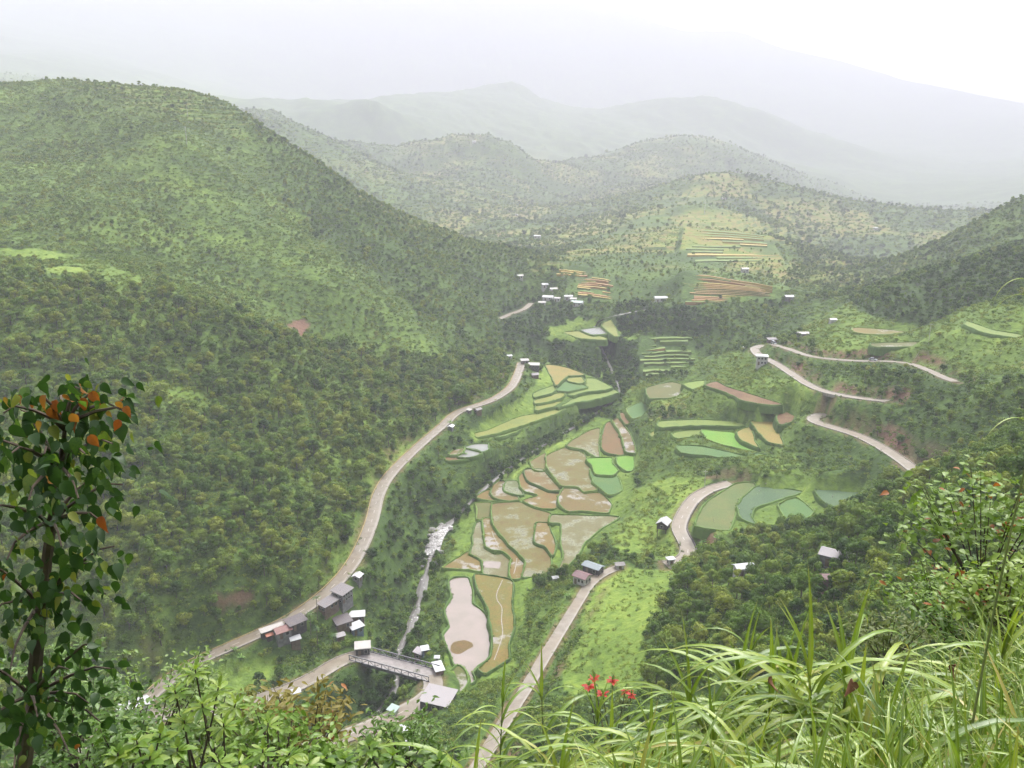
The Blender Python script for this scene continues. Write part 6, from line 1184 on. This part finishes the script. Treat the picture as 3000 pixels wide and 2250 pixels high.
# ---- the tree with orange shoots at the left edge
def shoot_tree():
    bx, by = -2.62, 4.3; r = empty('broadleaf_tree', (bx, by, float(height(bx, by)[0]))); tag(r, 'dark leafy tree with orange young leaves filling the left edge of the view', 'tree'); rnd = random.Random(5)
    P = lambda u, v, y: Vector(rloc(at_y(u, v, y), r))
    tr = [Vector((0, 0, -0.3)), P(60, 2330, 4.3), P(95, 2050, 4.25), P(120, 1780, 4.2), P(150, 1540, 4.2), P(175, 1380, 4.15), P(190, 1260, 4.1)]; MB().tube(tr, [.06, .05, .042, .034, .026, .018, .010], 8).build('trunk', MAT['twig'], r)
    tips = [(385, 1215, 4.0), (345, 1195, 4.3), (330, 1300, 3.8), (285, 1165, 4.2), (235, 1140, 4.1), (180, 1160, 4.4), (120, 1180, 3.9), (60, 1200, 4.3), (10, 1210, 3.9), (-40, 1300, 4.2), (300, 1400, 4.4), (30, 1330, 3.7), (250, 1330, 3.7), (130, 1330, 3.8), (300, 1530, 3.9), (265, 1650, 4.1), (-30, 1500, 3.9), (20, 1640, 3.7), (180, 1600, 3.7), (240, 1760, 3.8), (-20, 1800, 4.0), (100, 1800, 3.7),
            (290, 1880, 4.0), (200, 1960, 3.7), (30, 1960, 3.6), (260, 2060, 4.1), (110, 2100, 3.6), (-30, 2130, 3.8), (200, 2200, 3.7), (40, 2260, 3.5), (230, 1460, 3.6), (80, 1480, 3.6), (335, 1600, 4.2), (310, 1740, 4.1), (330, 1960, 4.2), (300, 2120, 4.1), (360, 1420, 4.2), (-60, 1650, 4.0), (-60, 1950, 4.0)]
    leaves = []
    for u, v, y in tips:
        T = P(u, v, y); b = min(range(2, len(tr)), key=lambda i: (tr[i] - T).length + max(0, tr[i].z - T.z + 0.1) * 3); B = tr[b]; Mid = (B + T) / 2 + Vector((0, 0, 0.06)); pts = [B, B * .6 + Mid * .4 + Vector((0, 0, .02)), Mid, Mid * .4 + T * .6 + Vector((0, 0, .03)), T]
        MB().tube(pts, [.013, .011, .009, .006, .004], 5).build('branch', MAT['twig'], r)
        n = rnd.randint(21, 26)
        for i in range(n):
            t = 0.25 + 0.75 * (i + rnd.random()) / n; k = min(3, int(t * 4)); q = pts[k].lerp(pts[k + 1], t * 4 - k); off = Vector((max(-.17, min(.17, rnd.gauss(0, .10))), max(-.17, min(.17, rnd.gauss(0, .10))), max(-.2, min(.12, rnd.gauss(-.03, .08))))); leaves.append((q + off, t, v, off))
    rnd.shuffle(leaves); G = [leaf_mesh('heart', MAT['big_leaf'], f, c, .03, i) for i, (f, c) in enumerate(((.25, .25), (.45, .15), (.1, .35), (.35, .4)))]; O = [leaf_mesh('heart', MAT['orange_leaf'], f, c, .03, i) for i, (f, c) in enumerate(((.5, .3), (.3, .5)))]
    extra = []; npart = 0
    for u, v, y in ((237, 1128, 4.0), (130, 1160, 3.9), (62, 1162, 4.0), (100, 1168, 4.1), (195, 1158, 3.9), (352, 1178, 4.0), (368, 1192, 4.0), (350, 1232, 3.9), (20, 1168, 3.8), (208, 1214, 3.7), (262, 1278, 3.7), (140, 1398, 3.6), (295, 1516, 3.8), (118, 1236, 3.7), (268, 1150, 4.1), (160, 1175, 4.0)):
        a = rnd.uniform(0, 6.28); f = data_obj('leaf', rnd.choice(O), r); f.matrix_local = Matrix.Translation(P(u, v, y)) @ frame((math.cos(a) * .5, math.sin(a) * .5, -.8), (rnd.gauss(0, .3), -.8, .6)).to_4x4() @ Matrix.Scale(rnd.uniform(.055, .08), 4); f['tint'] = rnd.random(); npart += 1
    for q, t, v, off in leaves:
        a = rnd.uniform(0, 6.28); d = Vector((math.cos(a) * .6 + off.x * 3, math.sin(a) * .6 + off.y * 3, -0.85 + rnd.gauss(0, .35))); up = Vector((rnd.gauss(0, .4), -0.7 + rnd.gauss(0, .4), 0.75)); M = frame(d, up, rnd.uniform(-.4, .4)); s = rnd.uniform(.052, .100) * (0.75 if t > .93 else 1)
        top = v < 1260; orange = (top and t > 0.80 and rnd.random() < 0.25) or rnd.random() < 0.035
        if npart < 300:
            f = data_obj('leaf', rnd.choice(O) if orange else rnd.choice(G), r); f.matrix_local = Matrix.Translation(q) @ M.to_4x4() @ Matrix.Scale(s * (.75 if orange else 1), 4); f['tint'] = rnd.random() if orange else min(1, max(0, rnd.gauss(.42 if not top else .62, .28))); npart += 1
        else: extra.append((q, M, s))
    o = joined_leaves('leaves', extra, 'heart', MAT['big_leaf'], r); o['tint'] = 0.22
shoot_tree()
# ---- shrubs with leaf whorls
def whorl_shrub(label, tips, mat, base_uv, leafL=.13, nleaf=10, tint=.6, kind='lance', name='whorl_shrub', bracts=None):
    b0 = at_y(*base_uv); zg = float(height(b0[0], b0[1])[0]); r = empty(name, (b0[0], b0[1], zg)); tag(r, label, 'shrub'); rnd = random.Random(hash(label) % 999); ms = [leaf_mesh(kind, MAT[mat], f, c, .015, i) for i, (f, c) in enumerate(((.2, .2), (.35, .4), (.1, .1)))]
    bm_ = [leaf_mesh(kind, MAT[bracts], .2, .2, .015, 9, 'bract')] if bracts else None; stems = MB()
    for u, v, y in tips:
        T = Vector(rloc(at_y(u, v, y), r)); k = rnd.uniform(-.1, .1); pts = [Vector((rnd.gauss(0, .05), rnd.gauss(0, .05), -.1)), T * .45 + Vector((k, k, 0.05)), T * .8 + Vector((k * .4, 0, 0)), T]; MB().tube(pts, [.014, .010, .007, .005], 6).build('stem', MAT['twig'], r)
        for lay, (n, el, sc) in enumerate(((nleaf, .25, 1.0), (max(4, nleaf // 2), .95, .7))):
            for i in range(n):
                a = 6.28 * (i + rnd.random() * .5) / n + lay; e_ = el + rnd.gauss(0, .18); d = Vector((math.cos(a) * math.cos(e_), math.sin(a) * math.cos(e_), math.sin(e_))); red = bracts and lay == 0; f = data_obj('bract' if red else 'leaf', (bm_[0] if red else rnd.choice(ms)), r)
                f.matrix_local = Matrix.Translation(T - Vector((0, 0, .03 * (1 - lay)))) @ frame(d, (0, 0, 1), rnd.gauss(0, .2)).to_4x4() @ Matrix.Scale(leafL * sc * rnd.uniform(.8, 1.15), 4); f['tint'] = min(1, max(0, rnd.gauss(tint, .15)))
        for i in range(4):
            t = rnd.uniform(.5, .9); q = pts[1].lerp(T, t) ; a = rnd.uniform(0, 6.28); f = data_obj('leaf', rnd.choice(ms), r); f.matrix_local = Matrix.Translation(q) @ frame((math.cos(a), math.sin(a), .1), (0, 0, 1)).to_4x4() @ Matrix.Scale(leafL * rnd.uniform(.6, .9), 4); f['tint'] = tint * .7
    return r
whorl_shrub('tall bright lime shrub with leaf whorls in front of the garden lawn', [(572, 1962, 5.2), (512, 2022, 5.2), (640, 2012, 5.3), (592, 2062, 5.0), (690, 2062, 5.4), (655, 2120, 5.0), (540, 2110, 5.0)], 'lime_leaf', (590, 2400, 5.2), .115, 11, .66)
whorl_shrub('lime shrub at the lower edge between the small leaved bush and the tall lime shrub', [(470, 2150, 4.6), (400, 2170, 4.4), (345, 2205, 4.3), (440, 2215, 4.3), (520, 2190, 4.6)], 'lime_leaf', (430, 2450, 4.6), .105, 9, .5, 'oval')
whorl_shrub('low lime shrub under the yellow brown bush', [(785, 2118, 5.3), (770, 2195, 4.9), (700, 2230, 4.6), (850, 2205, 5.0), (640, 2225, 4.5), (905, 2235, 5.0)], 'lime_leaf', (760, 2450, 5.0), .105, 9, .6)
whorl_shrub('green shrub at the lower edge left of the tall grass', [(1080, 2185, 5.6), (1150, 2215, 5.4), (1010, 2225, 5.4), (1225, 2200, 5.6), (1290, 2230, 5.4), (950, 2215, 5.4)], 'lime_leaf', (1110, 2450, 5.5), .12, 8, .45, 'oval')
whorl_shrub('shrub with scarlet flower like bracts rising out of the tall grass', [(1725, 2008, 12), (1795, 1992, 12.3), (1832, 2020, 12), (1765, 2030, 11.8), (1850, 2032, 12.4), (1740, 1985, 12.6)], 'small_leaf', (1790, 2300, 12), .12, 7, .5, 'oval', 'flowering_shrub', 'red_bract')
# ---- leafy bushes
def bush(label, u, v, y, rx, rz, nleaf, size, mat, kind='oval', nb=16, tint=.5, seed=0, mat2=None, frac2=.0, name='leafy_bush', dens=1.0):
    c = at_y(u, v, y); zg = float(height(c[0], c[1])[0]); r = empty(name, (c[0], c[1], zg)); tag(r, label, 'bush'); rnd = random.Random(seed); C = Vector((0, 0, c[2] - zg)); items = []; items2 = []; stem = MB()
    MB().tube([(0, 0, -.2), (0.03, 0, max(.2, C.z * .35)), C * .75], [.05, .035, .02], 7).build('trunk', MAT['twig'], r); br = MB()
    for b in range(nb):
        d = Vector((rnd.gauss(0, 1), rnd.gauss(0, 1), rnd.gauss(.25, .8))).normalized(); E = C + Vector((d.x * rx, d.y * rx * .8, d.z * rz)) * rnd.uniform(.55, 1.0); pts = [C * .6, C * .3 + E * .45 + Vector((0, 0, .05)), E]; br.tube(pts, [.014, .008, .003], 5, False)
        for i in range(nleaf // nb):
            t = rnd.random() ** .6; q = pts[1].lerp(E, t) + Vector((rnd.gauss(0, .11 * rx), rnd.gauss(0, .11 * rx), rnd.gauss(0, .10 * rz))); a = rnd.uniform(0, 6.28); M = frame((math.cos(a), math.sin(a), rnd.gauss(-.15, .45)), (rnd.gauss(0, .35), rnd.gauss(-.2, .35), 1)); (items2 if mat2 and rnd.random() < frac2 else items).append((q, M, size * rnd.uniform(.65, 1.2)))
    br.build('branches', MAT['twig'], r); o = joined_leaves('leaves', items, kind, MAT[mat], r); o['tint'] = tint
    if items2: o = joined_leaves('young_leaves', items2, kind, MAT[mat2], r); o['tint'] = .6
bush('small leaved green bush in front of the half hidden white roof', 430, 2035, 9.0, 1.0, .75, 1500, .075, 'small_leaf', nb=26, tint=.6, seed=1)
bush('dense green bush filling the space under the tall lime shrub', 600, 2170, 6.4, .75, .45, 1300, .07, 'small_leaf', 'oval', 24, .75, 31)
bush('dense lime bush at the foot of the small leaved bushes', 360, 2190, 6.0, .7, .38, 1100, .07, 'lime_leaf', 'oval', 22, .3, 32)
bush('dense bush at the lower edge beside the yellow brown bush', 820, 2215, 6.2, .7, .35, 1000, .07, 'lime_leaf', 'oval', 22, .35, 33)
bush('dark small leaved bush at the lower left behind the orange shooted tree', 230, 2150, 8.0, 1.0, .8, 1300, .085, 'small_leaf', nb=22, tint=.42, seed=2)
bush('small leaved bush rising left of the half hidden white roof', 180, 1985, 10.5, 1.1, .6, 1000, .085, 'small_leaf', nb=20, tint=.6, seed=22)
bush('yellow brown thin leaved bush in front of the muddy bridge road', 900, 2110, 8.5, .75, .62, 900, .115, 'yellow_leaf', 'lance', 20, .6, 3, 'orange_leaf', .04)
bush('olive bush right of the tall lime shrub', 760, 2060, 9.5, .6, .5, 500, .11, 'gold_leaf', 'lance', 14, .55, 4)
bush('bright green bush below the big lilac roof', 1180, 2190, 9.0, .85, .45, 900, .10, 'lime_leaf', 'lance', 18, .4, 5)
bush('low green bush at the lower edge below the yellow brown bush', 1020, 2240, 7.5, .8, .4, 700, .10, 'small_leaf', 'oval', 16, .7, 6)
bush('shrub with orange tipped leaves at the right edge', 2905, 1560, 9.0, 1.25, .85, 1500, .10, 'lime_leaf', 'heart', 34, .66, 7, 'orange_leaf', .05)
bush('yellow green bush lower down the right edge', 2955, 1720, 7.8, .8, .5, 800, .095, 'lime_leaf', 'oval', 20, .6, 17, 'orange_leaf', .03)
bush('golden green bush below the orange tipped shrub', 2790, 1730, 10.5, .95, .62, 900, .115, 'lime_leaf', 'lance', 20, .45, 8, 'orange_leaf', .04)
bush('feathery olive bush behind the tallest cane grass', 2600, 1850, 12.5, 1.0, .6, 800, .12, 'gold_leaf', 'lance', 20, .4, 9)
bush('green bush between the cane grass and the right edge', 2880, 1860, 8.0, .75, .5, 520, .12, 'lime_leaf', 'lance', 16, .4, 10, 'red_bract', .01)
# ---- a few dry curled leaves
DL = leaf_mesh('heart', MAT['dry_leaf'], .8, .6, .05, 2, 'dry_leaf')
for i, (u, v, y) in enumerate(((2262, 1985, 4.9), (2500, 2000, 4.4), (2800, 1950, 5.0))):
    o = data_obj('dry_leaf', DL); p = at_y(u, v, y); o.location = p; o.scale = (.10,) * 3; o.rotation_euler = (random.uniform(0, 6), 1.2, random.uniform(0, 6)); tag(o, ['curled brown dead leaf caught in the tallest row of cane grass', 'curled brown dead leaf below the dark spear cane grass', 'curled brown dead leaf by the golden green bush'][i], 'dead leaf')
# ------------------------------------------------------------------ the misty air
def haze():
    m, n, out = mat_new('haze'); v = nd(n, 'ShaderNodeVolumePrincipled', Density=HAZE_DENSITY); v.inputs['Color'].default_value = (0.69, 0.675, 0.78, 1); v.inputs['Anisotropy'].default_value = 0.0
    v.inputs['Density Attribute'].default_value = ''; m.cycles.homogeneous_volume = True
    n.links.new(v.outputs[0], out.inputs['Volume'])
    h = MB().box((0, 0, (ZMIN - 1.5 + ZMAX + 25) / 2), (24100, 24100, ZMAX + 25 - ZMIN + 1.5)).build('haze', m); tag(h, 'pale rain mist filling the valley air', 'haze', kind='stuff')
haze()
